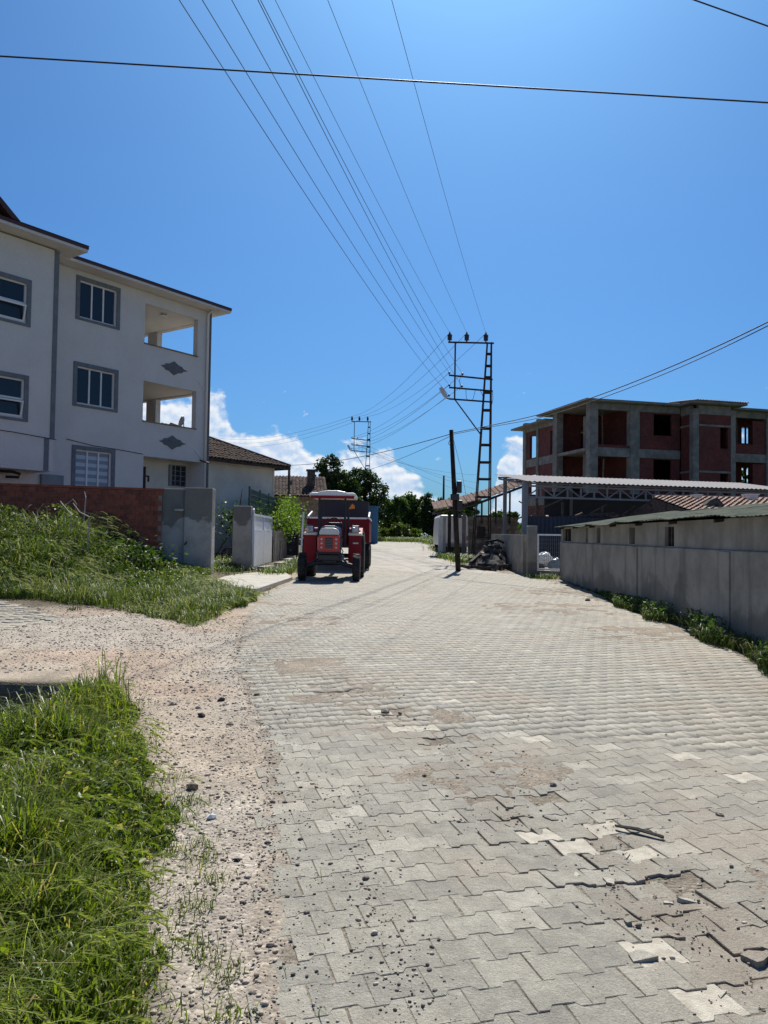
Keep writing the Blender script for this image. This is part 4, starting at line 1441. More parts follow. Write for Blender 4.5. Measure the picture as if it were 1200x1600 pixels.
# broken timbers heaped behind the sheet fence
TIM = [((.6, 2.0, 2.4), (2.4, 1.2, 3.3), .09), ((2.0, 1.4, 2.3), (.7, 2.2, 3.2), .08), ((1.5, 1.0, 2.45), (4.4, 1.3, 2.62), .08), ((2.6, 1.2, 2.5), (5.2, 1.5, 2.75), .06),
       ((3.2, 1.6, 2.3), (4.6, 1.2, 3.1), .07), ((4.0, 1.5, 2.7), (6.6, 1.1, 2.55), .07), ((5.2, 1.4, 2.4), (6.3, 1.6, 3.1), .06), ((2.9, 2.2, .5), (2.9, 2.2, 3.2), .1),
       ((4.9, 2.1, .5), (4.9, 2.1, 3.1), .1), ((1.6, 2.2, .5), (1.6, 2.2, 3.4), .1)]
th = thing('timber_heap', 'heap of broken timbers and tiles behind the dark sheet fence', 'timber heap', (6.05, 33, 0), radians(14))
for (a, b, r_) in TIM:
    MB().bar(a, b, r_, r_ * .7).build('beam', M['wood'], th)
random.seed(21)
for k in range(34):
    x, y = random.uniform(.8, 8.2), random.uniform(.9, 2.4)
    M_ = Matrix.Translation((x, y, 2.32 + random.uniform(0, .22) * (1.6 - abs(x - 4) * .25))) @ Matrix.Rotation(random.uniform(0, 6), 4, 'Z') @ Matrix.Rotation(random.uniform(-.5, .5), 4, 'X')
    MB().prism([(-.1, 0), (-.06, .05), (0, .065), (.06, .05), (.1, 0), (.085, 0), (.05, .035), (0, .05), (-.05, .035), (-.085, 0)], -.2, .2, 'y', M_).build('tile', M['pale_tile'], th)
MB().prism([(.7, .4), (8.6, .4), (7.9, 2.3), (4.2, 2.5), (1.2, 2.35)], .95, 2.6).build('heap_core', M['rubble'], th)

# ------------------------------------------------------------------ red-tiled farmhouse roof behind the grey wall
fh = thing('farmhouse', 'low farmhouse with sunlit red barrel tiles behind the grey wall', 'house', (11.0, 26.6, .46), radians(4))
MB().box(.3, 9.5, .5, 6.3, 0, 2.0).build('wall', M['concrete'], fh)
mb = MB().add([(0, 0, 1.92), (10, 0, 1.92), (10, 4.0, 2.72), (0, 4.0, 2.72), (0, 7, 2.0), (10, 7, 2.0), (0, 0, 1.85), (10, 0, 1.85), (0, 7, 1.85), (10, 7, 1.85)],
              [(0, 1, 2, 3), (3, 2, 5, 4), (0, 3, 4, 8, 6), (1, 7, 9, 5, 2), (0, 6, 7, 1), (4, 5, 9, 8), (6, 8, 9, 7)])
fr_ = mb.build('roof', M['old_tile'], fh)
mb = MB()
tiles(mb, (.0, -.02, 1.94), (.235, 0, 0), Vector((0, 4.0, .80)) / 13, 42, 13, rise=.07, jit=.008)
mb.tube([(0, 4.0, 2.78), (10, 4.0, 2.78)], .1, 7)
mb.build('tile_field', M['pale_tile'], fr_, kind='stuff')
for (x, w_, h) in ((1.55, .10, .36), (3.75, .19, .42)):
    mb = MB().box(x - w_, x + w_, 3.3, 3.75, 2.4, 2.45 + h).box(x - w_ - .04, x + w_ + .04, 3.26, 3.79, 2.452 + h, 2.51 + h)
    mb.build('chimney', M['white_render'], fr_)
MB().prism([(0, 0), (1.15, 0), (1.0, .25), (.75, .5), (.5, .4), (.2, .15)], 1.4, 1.7, 'y', Matrix.Translation((.55, 0, 2.15))).build('broken_parapet', M['rubble'], fr_)

# ------------------------------------------------------------------ long grey wall building on the right
A_ = Vector((5.45, 23.51, 0))
B_ = Vector((4.88, 9.76, 0))
u_ = (B_ - A_).normalized()
lw = thing('grey_shed', 'long low shed of damp-stained grey render with a mossy sheet roof beside the road', 'shed', (A_.x, A_.y, 0), math.atan2(u_.y, u_.x))
LL = 19.0
SL = [(.30, 1.50, 1.45, 1.81), (3.38, 3.66, 1.43, 1.82), (4.62, 5.0, 1.44, 1.81), (7.5, 7.9, 1.44, 1.78), (9.78, 10.28, 1.43, 1.77)]
MB().box(0, LL, -.06, .20, -.1, 1.41).build('lower_wall', M['damp_wall'], lw, bevel=.02)
MB().wall(0, LL, 1.412, 1.86, -.02, .18, SL).build('upper_wall', M['damp_wall'], lw)
MB().box(.0, .2, .202, 5.5, -.1, 1.9).build('end_wall', M['damp_wall'], lw)
MB().box(LL - .2, LL, .202, 5.5, -.1, 1.9).build('end_wall', M['damp_wall'], lw)
MB().box(.2, LL - .2, 5.3, 5.5, -.1, 2.2).build('rear_wall', M['damp_wall'], lw)
for (a, b, c, e_) in SL:
    k = 3 if b - a > .45 else 1
    for q in range(k):
        x = a + (b - a) * (q + .5) / k
        MB().box(x - .025, x + .025, .02, .06, c, e_).build('bar', M['wood_dark'], lw)
# pilasters standing a little proud
for x in (7.9, 12.4):
    MB().box(x, x + .36, -.085, -.062, -.1, 1.38).build('pilaster', M['damp_wall'], lw)
for k in range(13):
    mb = MB()
    x0 = -.3 + k * 1.5
    corrugated(mb, x0, x0 + 1.56, -.22 + random.uniform(-.05, .05), 1.875 + (k % 2) * .012, 3.4, 2.38 + (k % 2) * .012 + random.uniform(-.015, .015), .16, .005, wob=.07, ny_=5)
    mb.build('roof_sheet', M['sheet_green'], lw)
MB().add([(-.3, 3.38, 2.36), (LL, 3.38, 2.36), (LL, 5.7, 2.2), (-.3, 5.7, 2.2), (-.3, 3.38, 2.32), (LL, 3.38, 2.32), (LL, 5.7, 2.16), (-.3, 5.7, 2.16)], [(0, 1, 2, 3), (7, 6, 5, 4), (0, 4, 5, 1), (1, 5, 6, 2), (2, 6, 7, 3), (3, 7, 4, 0)]).build('rear_roof', M['sheet_green'], lw)
for k in range(10):
    MB().bar((.4 + k * 2, -.15, 1.825), (.4 + k * 2, 3.2, 2.28), .06, .05).build('rafter', M['wood_dark'], lw)

# ------------------------------------------------------------------ low wall, wire gate and its post
lwall = thing('low_wall', 'low grey rendered wall running back from the wire gate', 'wall', (4.72, 25.3, .28))
MB().prism([(0, 0), (7.6, .1), (7.6, 1.38), (3.8, 1.36), (0, 1.34)], -.12, .12, 'x').build('wall', M['damp_wall'], lwall)
post = thing('gate_post', 'stubby grey concrete post beside the wire gate', 'post', (4.82, 24.98, .26))
MB().box(-.15, .15, -.14, .14, 0, 1.66).build('shaft', M['damp_wall'], post, bevel=.02)
wg = thing('wire_gate', 'small steel-framed wire gate with bagged rubbish behind it', 'gate', (4.98, 24.9, .28), radians(-52))
wg.rotation_euler = (0, 0, math.atan2(23.75 - 24.9, 5.62 - 4.98) * .35)
WGW = .92
mb = MB()
for (a, b, c, e_) in ((0, .05, .22, 1.38), (WGW - .05, WGW, .22, 1.38), (.05, WGW - .05, .22, .27), (.05, WGW - .05, 1.33, 1.38)):
    mb.box(a, b, -.025, .025, c, e_)
mb.build('frame', M['gate_white'], wg)
mb = MB()
for k in range(1, 15):
    x = WGW * k / 15
    mb.box(x - .004, x + .004, -.005, .005, .27, 1.33)
for k in range(1, 8):
    mb.box(.05, WGW - .05, .006, .012, .27 + k * .132, .277 + k * .132)
mb.build('wire_mesh', M['steel_grey'], wg)
st = MB().box(-.1, WGW + .1, -.14, .2, -.1, .2).build('threshold', M['damp_wall'], wg)
random.seed(5)


def sack(name, label, loc, s_, mat, seed):
    """crumpled sack: dented, folded ball"""
    r_ = np.random.default_rng(seed)
    vs, fs = [], []
    nu_, nv_ = 18, 11
    ph = r_.random(6) * 6
    for j in range(nv_ + 1):
        th_ = pi * j / nv_
        for i in range(nu_):
            p = 2 * pi * i / nu_
            rr = 1 + .16 * sin(3 * p + ph[0] + 2 * th_) + .12 * sin(5 * p - ph[1] + 3 * th_) + .09 * sin(7 * p + ph[2] * th_) + .06 * (r_.random() - .5)
            vs.append((s_[0] * rr * sin(th_) * cos(p), s_[1] * rr * sin(th_) * sin(p), s_[2] * (1 - cos(th_) * (1 + .1 * sin(4 * p)))))
    for j in range(nv_):
        for i in range(nu_):
            fs.append((j * nu_ + i, j * nu_ + (i + 1) % nu_, (j + 1) * nu_ + (i + 1) % nu_, (j + 1) * nu_ + i))
    o = MB().add(vs, fs).build(name, mat, loc=loc)
    return tag(o, label, 'sack', 'bagged rubbish behind the wire gate')


sack('plastic_sack', 'white plastic sack on top of the rubbish behind the wire gate', (5.35, 25.55, .62), (.26, .22, .22), M['plastic_white'], 3)
sack('plastic_sack', 'blue-grey sack behind the wire gate on the right', (5.72, 25.5, .40), (.26, .22, .24), M['plastic_blue'], 4)
sack('plastic_sack', 'dark sack slumped at the left behind the wire gate', (5.15, 25.6, .36), (.24, .2, .2), M['rubble'], 8)

# rubble heap at the roadside
random.seed(9)
hp = thing('debris_heap', 'dark heap of rubble, tiles and timber edging beside the leaning pole', 'debris heap', (4.05, 29.2, .38))
vs, fs = [], []
nr, na = 9, 26
for j in range(nr + 1):
    f = j / nr
    for i in range(na):
        p = 2 * pi * i / na
        rr = f * (1 + .16 * sin(3 * p + 1) + .08 * sin(7 * p))
        zz = .92 * (1 - f) ** .8 * (1 + .35 * (random.random() - .5)) + (random.random() - .5) * .07
        vs.append((.95 * rr * cos(p) + .12, 1.5 * rr * sin(p), zz if j < nr else -.05))
for j in range(nr):
    for i in range(na):
        fs.append((j * na + i, (j + 1) * na + i, (j + 1) * na + (i + 1) % na, j * na + (i + 1) % na))
MB().add(vs, fs).build('heap', M['rubble'], hp)
for k in range(46):
    p, f = random.uniform(0, 2 * pi), random.uniform(.1, .95)
    x, y, z = .12 + .9 * f * cos(p), 1.4 * f * sin(p), .92 * (1 - f) ** .8
    M_ = Matrix.Translation((x, y, z + .03)) @ Matrix.Rotation(random.uniform(0, 6), 4, 'Z') @ Matrix.Rotation(random.uniform(-.7, .7), 4, 'X')
    s_ = random.uniform(.06, .17)
    MB().box(-s_, s_, -s_ * .7, s_ * .7, -.03, .03 + random.uniform(0, .06), M_).build('chunk', M['rubble'] if random.random() < .72 else M['stone2'], hp)
for (a, b) in (((-.75, -1.25, .06), (1.05, -1.55, .06)), ((-.95, -1.0, .05), (-.2, -1.6, .05)), ((-1.05, .2, .05), (-.85, -1.2, .05)), ((-.6, -1.15, .15), (.2, -1.5, .13)), ((.1, -1.62, .14), (1.0, -1.62, .13)),
               ((-.8, -.6, .2), (-.1, .3, .7))):
    MB().bar(a, b, .12, .09).build('timber', M['wood_dark'], hp)
MB().tube([(-.25, -.5, .95), (.25, -.2, 1.05), (.5, -.1, .95)], .05, 6).build('pipe', M['rubber'], hp)

# ------------------------------------------------------------------ ruined stone house with sagging tile roof
sh = thing('stone_house', 'ruined fieldstone outbuilding with a sagging tile roof beyond the canopy', 'house', (4.25, 38.6, .3))
MB().box(.02, 2.4, .12, .45, 0, 2.15).build('core', M['mortar'], sh)
random.seed(31)
z = 0.0
while z < 2.15:
    x = 0.0
    hh = random.uniform(.17, .27)
    while x < 2.35:
        ww = random.uniform(.2, .42)
        n_ = 7
        poly = []
        for q in range(8):
            a = 2 * pi * q / 8 + .39
            poly.append((x + ww / 2 + ww * .52 * max(-.92, min(.92, cos(a) * 1.25)) * random.uniform(.9, 1), z + hh / 2 + hh * .5 * max(-.9, min(.9, sin(a) * 1.25)) * random.uniform(.88, 1)))
        MB().prism(poly, .05 + random.uniform(-.04, .03), .2).build('stone', M['stone'] if random.random() < .6 else M['stone2'], sh)
        x += ww
    z += hh
MB().box(.45, .85, -.02, .06, 1.2, 1.75).build('window_board', M['wood_dark'], sh)
MB().box(2.3, 2.5, .1, 5, 0, 2.2).build('side_wall', M['stone'], sh)
for (x, w_, z1, mk) in ((-.55, .14, 2.35, 'slab'), (-.95, .16, 2.3, 'wood_dark'), (-1.2, .13, 2.2, 'slab'), (-.22, .18, 2.4, 'concrete')):
    MB().box(x - w_ / 2, x + w_ / 2, -.05, .12, 0, z1).build('post', M[mk], sh)
MB().box(-1.5, -1.28, .0, .05, .1, 2.1).build('board', M['van_white'], sh)
# roof: rises to the right, sagging
rs_a, rs_b = Vector((-1.75, -.35, 2.52)), Vector((2.95, -.35, 3.95))
mb = MB()
nt_ = 20
for k in range(nt_):
    f0, f1 = k / nt_, (k + 1) / nt_
    sag = lambda f: -.14 * sin(pi * f) + random.uniform(-.012, .012)
    a, b = rs_a.lerp(rs_b, f0), rs_a.lerp(rs_b, f1)
    a.z += sag(f0); b.z += sag(f1)
    for j in range(9):
        y0 = -.4 + j * .24 + random.uniform(-.02, .02)
        d_ = (b - a)
        vs = []
        for (f, lift) in ((-.08, .05), (1.05, .0)):
            for (dy, h) in ((0, 0), (.06, .06), (.12, .075), (.18, .06), (.24, 0)):
                p = a + d_ * f
                vs.append((p.x, y0 + dy, p.z + h + lift + .2 * (y0 + .4)))
        mb.add(vs, [(q, q + 1, q + 6, q + 5) for q in range(4)])
rfo = mb.build('roof', M['pale_tile'], sh, kind='stuff')
MB().prism([(-1.7, 2.36), (.6, 2.9), (2.9, 3.8), (2.9, 3.92), (.6, 3.02), (-1.7, 2.48)], -.3, 2.0).build('roof_deck', M['wood_dark'], sh)
for k in range(7):
    x = -1.5 + k * .7
    MB().box(x, x + .08, -.25, -.15, 1.9 + .0 * k, 2.42 + .3 * k * .7).build('post', M['wood_dark'], sh) if k > 2 else None

# ------------------------------------------------------------------ white van
vn = thing('white_van', 'white panel van parked tail-on beside the ruined outbuilding', 'van', (3.95, 43.5, float(prof(43.5)) - .05), 0)
body = [(-.86, .45), (-.86, 1.2), (-.80, 2.05), (-.72, 2.15), (.72, 2.15), (.80, 2.05), (.86, 1.2), (.86, .45)]
MB().prism(body, 0, 4.4).build('body', M['van_white'], vn, bevel=.04)
for s_ in (-1, 1):
    MB().box(min(s_ * .02, s_ * .70), max(s_ * .02, s_ * .70), -.025, -.002, .62, 2.0).build('rear_door', M['van_white'], vn, bevel=.02)
    MB().box(min(s_ * .74, s_ * .85), max(s_ * .74, s_ * .85), -.03, -.003, .72, .98).build('tail_light', M['red_lens'], vn)
    for y in (.75, 3.5):
        w_ = MB().lathe([(.2, -.1), (.31, -.09), (.33, -.03), (.33, .05), (.31, .1), (.2, .1)], 18, Matrix.Translation((s_ * .72, y, .33)) @ Matrix.Rotation(pi / 2, 4, 'Y')).build('wheel', M['rubber'], vn, smooth=True)
MB().box(-.84, .84, -.09, -.004, .36, .55).build('bumper', M['steel_grey'], vn, bevel=.02)
MB().box(-.28, .22, -.034, -.026, .66, .78).build('number_plate', M['plastic_white'], vn)

# ------------------------------------------------------------------ tractor
tr = thing('tractor', 'red farm tractor with white canopy roof parked facing the camera', 'tractor', (-1.5, 21.45, float(prof(21.45)) + .0))
RY = Matrix.Rotation(pi / 2, 4, 'Y')


def wheel(parent, x, y, r, w_, lugs, name='wheel'):
    o = MB().lathe([(r * .55, -w_ * .5), (r * .8, -w_ * .52), (r * .95, -w_ * .46), (r * .98, -w_ * .2), (r * .98, w_ * .2), (r * .95, w_ * .46), (r * .8, w_ * .52), (r * .55, w_ * .5)],
                   28, Matrix.Translation((x, y, r)) @ RY).build(name, M['rubber'], parent, smooth=True)
    mb_ = MB()
    for k in range(lugs):
        a = 2 * pi * k / lugs
        for s_ in (-1, 1):
            M_ = Matrix.Translation((x, y, r)) @ Matrix.Rotation(a + s_ * .06, 4, 'X') @ Matrix.Translation((s_ * w_ * .24, 0, r * .985)) @ Matrix.Rotation(s_ * .5, 4, 'Z')
            mb_.box(-w_ * .24, w_ * .24, -r * .035, r * .035, -r * .02, r * .03, M_)
    mb_.build('tread', M['rubber'], o)
    MB().lathe([(r * .1, -w_ * .3), (r * .5, -w_ * .36), (r * .56, -w_ * .46), (r * .56, w_ * .46), (r * .5, w_ * .36), (r * .1, w_ * .3)], 20, Matrix.Translation((x, y, r)) @ RY).build('rim', M['tractor_white'], o, smooth=True)
    return o


for s_ in (-1, 1):
    wheel(tr, s_ * .755, 0, .385, .20, 16)
    wheel(tr, s_ * .74, 2.05, .70, .36, 20)
MB().tube([(-.7, 0, .40), (-.3, 0, .50), (.3, 0, .50), (.7, 0, .40)], .06, 8).build('front_axle', M['tractor_dark'], tr)
MB().box(-.20, .20, -.12, 2.3, .48, .92).build('chassis', M['tractor_dark'], tr, bevel=.03)
MB().box(-.28, .28, .1, 1.5, .42, .74).build('engine', M['tractor_dark'], tr, bevel=.04)
MB().prism([(-.28, .90), (-.285, 1.30), (-.25, 1.46), (-.15, 1.53), (.15, 1.53), (.25, 1.46), (.285, 1.30), (.28, .90)], -.18, 1.25).build('bonnet', M['tractor_grey'], tr, bevel=.025)
nose = MB().prism([(-.285, .76), (-.295, .84), (-.295, 1.22), (-.27, 1.27), (.27, 1.27), (.295, 1.22), (.295, .84), (.285, .76)], -.36, -.182).build('grille_cowl', M['tractor_orange'], tr, bevel=.03)
MB().prism([(-.27, 1.272), (-.275, 1.36), (-.22, 1.44), (-.12, 1.47), (.12, 1.47), (.22, 1.44), (.275, 1.36), (.27, 1.272)], -.33, -.183).build('nose_cap', M['tractor_silver'], tr, bevel=.03)
MB().box(-.105, .105, -.375, -.362, .90, 1.19).build('grille', M['black'], nose)
for s_ in (-1, 1):
    for k in range(3):
        MB().lathe([(.0, 0), (.034, .0), (.03, .014), (.0, .018)], 12, Matrix.Translation((s_ * .20, -.361, .93 + k * .115)) @ Matrix.Rotation(pi / 2, 4, 'X')).build('lamp', M['lamp_glass'], nose, smooth=True)
MB().tube([(-.30, -.2, .86), (-.305, -.2, 1.2)], .02, 6).build('side_trim', M['tractor_silver'], tr)
MB().tube([(.33, -.05, .62), (.33, .35, .66)], .07, 10).build('air_cleaner', M['steel_grey'], tr, smooth=True)
MB().tube([(.30, .5, 1.2), (.38, .5, 1.25), (.38, .5, 1.5)], .03, 8).build('exhaust', M['rust'], tr)
MB().box(-.3, .3, -.30, -.10, .56, .74).build('weight_block', M['tractor_dark'], tr, bevel=.03)
# rear mudguards
for s_ in (-1, 1):
    pr = []
    for k in range(9):
        a = radians(200 - k * 22)
        pr.append((2.05 + .80 * cos(a), .70 + .80 * sin(a)))
    inn = [(2.05 + (y - 2.05) * .955, .70 + (z - .70) * .955) for (y, z) in pr]
    x0, x1 = (.46, .86) if s_ > 0 else (-.86, -.46)
    mb = MB()
    for k in range(8):
        mb.prism([pr[k], pr[k + 1], inn[k + 1], inn[k]], x0, x1, 'x')
    g_ = mb.build('mudguard', M['tractor_red'], tr)
    # front shield tapering down to the footplate
    xa, xb = (.47, .84) if s_ > 0 else (-.84, -.47)
    xi = .52 if s_ > 0 else -.52
    xo = .80 if s_ > 0 else -.80
    MB().prism([(xa, 1.26), (xb, 1.26), (xb, .80), (max(xo, xi) if s_ > 0 else max(xo, xi), .55), (min(xo, xi), .55), (xa, .80)], 1.13, 1.17).build('mudguard_front', M['tractor_red'], tr, bevel=.01)
    MB().box(xa - .02, xb + .02, 1.10, 1.42, 1.262, 1.35).build('mudguard_top', M['tractor_white'], tr, bevel=.04)
    MB().box(s_ * .66 - .10, s_ * .66 + .10, 1.02, 1.12, 1.36, 1.53).build('headlamp', M['lamp_glass'], tr, bevel=.02)
    MB().box(s_ * .66 - .12, s_ * .66 + .12, 1.122, 1.22, 1.352, 1.56).build('lamp_housing', M['black'], tr, bevel=.02)
    MB().box(s_ * .74 - .03, s_ * .74 + .03, 2.0, 2.1, .6, .8).build('hub', M['tractor_dark'], tr)
    MB().tube([(s_ * .30, .2, .62), (s_ * .42, .05, .55), (s_ * .66, .0, .42)], .022, 6).build('steering_rod', M['tractor_dark'], tr)
    MB().tube([(s_ * .24, .9, .95), (s_ * .34, .7, .80), (s_ * .30, .2, .72), (s_ * .22, -.05, .80)], .014, 5).build('hose', M['rubber'], tr)
    MB().lathe([(.0, 0), (.055, 0), (.06, .02), (.05, .05), (.0, .06)], 12, Matrix.Translation((s_ * .66 - .04, 1.018, 1.445)) @ Matrix.Rotation(pi / 2, 4, 'X')).build('lens', M['lamp_glass'], tr, smooth=True)
    MB().box(s_ * .79 - .03, s_ * .79 + .03, 1.08, 1.12, 1.36, 1.43).build('indicator', M['orange'], tr, bevel=.01)
MB().box(.60, .76, 1.122, 1.129, 1.02, 1.06).build('badge', M['tractor_white'], tr)
MB().tube([(-.34, -.40, .60), (-.34, -.42, .78), (.34, -.42, .78), (.34, -.40, .60)], .025, 8).build('bumper_bar', M['tractor_dark'], tr)
for k in range(6):
    MB().box(-.10, .10, -.382, -.376, .915 + k * .045, .925 + k * .045).build('grille_slat', M['steel_grey'], tr)
MB().tube([(-.37, 1.12, 1.3), (-.37, 1.12, 1.62), (.33, 1.12, 1.62), (.33, 1.12, 1.3)], .018, 6).build('windscreen_frame', M['tractor_dark'], tr)
MB().tube([(.12, 1.7, 1.05), (.16, 1.62, 1.35)], .015, 6).build('gear_lever', M['black'], tr)
# cab frame and roof
for (x, y, yt) in ((-.40, 1.05, 1.15), (.36, 1.05, 1.15), (-.44, 2.3, 2.35), (.40, 2.3, 2.35)):
    MB().tube([(x, y, .95), (x, yt, 2.36)], .035, 8).build('roof_post', M['tractor_dark'], tr)
MB().tube([(-.40, 1.14, 2.2), (-.30, 1.14, 2.29), (.26, 1.14, 2.29), (.36, 1.14, 2.2)], .025, 8).build('roof_hoop', M['tractor_dark'], tr)
MB().prism([(-.66, 2.37), (-.68, 2.47), (-.60, 2.505), (-.42, 2.50), (-.36, 2.53), (-.15, 2.565), (.15, 2.565), (.36, 2.53), (.42, 2.50), (.60, 2.505), (.68, 2.47), (.66, 2.37)], .78, 2.62).build('canopy_roof', M['tractor_white'], tr, bevel=.03)
MB().prism([(-.62, 2.33), (-.64, 2.41), (.64, 2.41), (.62, 2.33)], .755, .778).build('roof_visor', M['tractor_red'], tr)
MB().box(-.22, .22, 1.2, 1.4, 1.2, 1.50).build('dashboard', M['tractor_dark'], tr, bevel=.03)
ws = MB()
ws.tube([(.2 * cos(a * pi / 8), 1.5 + .12 * sin(a * pi / 8), 1.62 + .16 * sin(a * pi / 8)) for a in range(17)], .018, 6)
ws.build('steering_wheel', M['black'], tr)
seat = MB().box(-.24, .24, 1.85, 2.3, 1.05, 1.18).box(-.23, .23, 2.26, 2.36, 1.182, 1.66).build('seat', M['tractor_dark'], tr, bevel=.04)
MB().bar((.40, 1.1, 2.08), (.55, 1.1, 2.14), .03).build('mirror_arm', M['tractor_dark'], tr)
MB().prism([(.46, 2.04), (.64, 2.06), (.63, 2.15), (.56, 2.20), (.52, 2.13)], 1.06, 1.13).build('beacon', M['orange'], tr, bevel=.01)
MB().bar((-.93, 1.3, .8), (-.90, 1.5, 1.95), .05, .03).build('leaning_board', M['tractor_white'], tr)  # white board leaning at the trailer's left rail
for s_ in (-1, 1):
    MB().box(s_ * .38 - .12, s_ * .38 + .12, 1.15, 1.75, .52, .56).build('footplate', M['tractor_dark'], tr)

# trailer behind the tractor
tl = thing('farm_trailer', 'dark red farm trailer with pale side rails hitched behind the tractor', 'trailer', (-1.55, 26.1, float(prof(28))))
MB().box(-1.02, 1.02, 0, 4.3, .92, 1.02).build('floor', M['trailer_red'], tl)
for (x0, x1, y0, y1, nm) in ((-1.02, 1.02, -.04, -.001, 'front_board'), (-1.02, 1.02, 4.301, 4.34, 'tail_board'), (-1.06, -1.021, 0, 4.3, 'side_board'), (1.021, 1.06, 0, 4.3, 'side_board')):
    b_ = MB().box(x0, x1, y0, y1, .92, 1.72).build(nm, M['trailer_red'], tl)
    MB().box(x0 - .012, x1 + .012, y0 - .012, y1 + .012, 1.722, 1.78).build('rail', M['tractor_white'] if nm != 'tail_board' else M['trailer_red'], b_)
for x in (-1.0, -.34, .34, 1.0):
    MB().box(x - .03, x + .03, -.07, -.041, .9, 1.74).build('stake', M['trailer_red'], tl)
MB().bar((-1.04, .2, 1.8), (-1.04, 1.6, 2.0), .05).build('rail_bar', M['tractor_white'], tl)
MB().bar((1.04, .2, 1.8), (1.04, 1.2, 1.98), .05).build('rail_bar', M['tractor_white'], tl)
MB().box(-.06, .06, -2.1, .0, .55, .66).build('drawbar', M['tractor_dark'], tl)
MB().box(-.5, .5, .2, 4.2, .74, .90).build('chassis', M['tractor_dark'], tl)
for s_ in (-1, 1):
    for y in (.8, 3.4):
        wheel(tl, s_ * .95, y, .42, .24, 14)
for y in (.8, 3.4):
    MB().tube([(-.9, y, .42), (.9, y, .42)], .05, 8).build('axle', M['tractor_dark'], tl)
MB().box(-.9, .95, 4.0, 4.28, 1.79, 2.5).build('dark_interior_board', M['tractor_dark'], tl)  # added dark board, stands in for the dark interior behind the cab frame

# ------------------------------------------------------------------ lattice power poles
TP = Vector((4.95, 36.0, .5))
lp = thing('lattice_pole', 'tall steel lattice power pole with street lamp above the leaning timber pole', 'power pole', TP, 0, 'lattice power poles along the road')
Zs = [10.2, 9.66, 9.09, 8.55, 7.83, 6.99, 6.13, 5.35, 4.53, 3.74, 2.9, 2.0, 1.0, .1]


def leg_x(z): return -.19 - (10.2 - z) * .058


def leg_d(z): return .09 + (10.2 - z) * .028


for (sx, sy) in ((0, -1), (0, 1), (1, -1), (1, 1)):
    f = (lambda z, sx=sx, sy=sy: (leg_x(z) if sx else 0.0, sy * leg_d(z), z))
    MB().bar(f(10.2), f(-1.2), .055, .055, (0, 1, 0)).build('leg', M['rust'], lp)
for z in Zs[1:]:
    mb = MB()
    for sy in (-1, 1):
        mb.box(leg_x(z) + .03, -.03, sy * leg_d(z) - .008, sy * leg_d(z) + .008, z - .04, z + .04)
    mb.box(leg_x(z) - .006, leg_x(z) + .006, -leg_d(z) + .03, leg_d(z) - .03, z - .03, z + .03)
    mb.box(-.006, .006, -leg_d(z) + .03, leg_d(z) - .03, z - .03, z + .03)
    mb.build('rung', M['rust'], lp)
ARMS = [(-2.05, 10.16, .1, 10.14), (-2.0, 8.60, .06, 8.42), (-1.98, 8.02, .06, 7.88), (-1.98, 7.48, .06, 7.36)]
for (x0, z0, x1, z1) in ARMS:
    MB().bar((x0, -.14, z0), (x1, -.14, z1), .06, .07).build('crossarm', M['rust'], lp)
MB().box(-1.75, -1.68, -.17, -.11, 7.45, 10.13).build('hanger', M['rust'], lp)
MB().bar((-1.7, -.14, 7.45), (leg_x(5.9), -.14, 5.78), .06, .05).build('brace', M['rust'], lp)
INS = []
for x in (-1.98, -1.18, -.28):
    MB().lathe([(.03, 10.17), (.03, 10.25), (.10, 10.26), (.11, 10.33), (.095, 10.36), (.12, 10.40), (.10, 10.43), (.125, 10.48), (.10, 10.52), (.05, 10.56), (.03, 10.66)], 12,
               Matrix.Translation((x, -.14, 0))).build('insulator', M['black'], lp, smooth=True)
    INS.append(Vector((x, -.14, 10.62)))
LOW = [(-1.98, 7.66), (-1.97, 8.14), (-1.98, 8.72), (-1.38, 8.1), (-1.36, 8.68)]
for (x, z) in LOW:
    MB().lathe([(.015, z - .12), (.015, z - .06), (.05, z - .05), (.055, z), (.03, z + .03), (.01, z + .05)], 8, Matrix.Translation((x, -.14, 0))).build('small_insulator', M['black'], lp, smooth=True)
    INS.append(Vector((x, -.14, z)))
for pts in ([(-1.2, -.16, 8.0), (-1.17, -.18, 7.5), (-1.0, -.18, 7.38), (-.85, -.17, 7.5), (-.75, -.17, 7.92), (-.55, -.17, 7.95), (-.42, -.17, 7.7), (-.36, -.17, 7.4)],
            [(-1.36, -.15, 8.66), (-1.5, -.16, 8.4), (-1.46, -.16, 8.1), (-1.5, -.16, 7.9)], [(.06, -.15, 7.9), (.08, -.15, 7.5), (.0, -.15, 7.1), (.0, -.15, 5.0)]):
    MB().tube(pts, .012, 5).build('jumper_cable', M['cable'], lp)
lh = MB().tube([(-1.98, -.14, 7.48), (-2.12, -.16, 7.52)], .03, 6).build('lamp_arm', M['rust'], lp)
Ml = Matrix.Translation((-2.10, -.2, 7.52)) @ Matrix.Rotation(radians(33), 4, 'Y') @ Matrix.Rotation(radians(-10), 4, 'Z')
MB().prism([(-.05, 0), (.05, 0), (.10, .14), (.11, .46), (.07, .6), (-.07, .6), (-.11, .46), (-.10, .14)], -.07, .05, 'y', Matrix.Translation((-2.08, -.2, 7.50)) @ Matrix.Rotation(radians(-33), 4, 'Y')).build('lamp_head', M['lamp_glass'], lp, bevel=.03)
MB().box(leg_x(0) - .35, .35, -.6, .6, -1.0, -.02).build('footing', M['concrete'], lp)
FP = Vector((-1.38, 70.0, 1.72))
lp2 = copy_tree(lp)
lp2.location = FP
lp2.scale = (.84, 1, 1)
lp2['label'] = 'farther steel lattice power pole rising beside the dark trees'


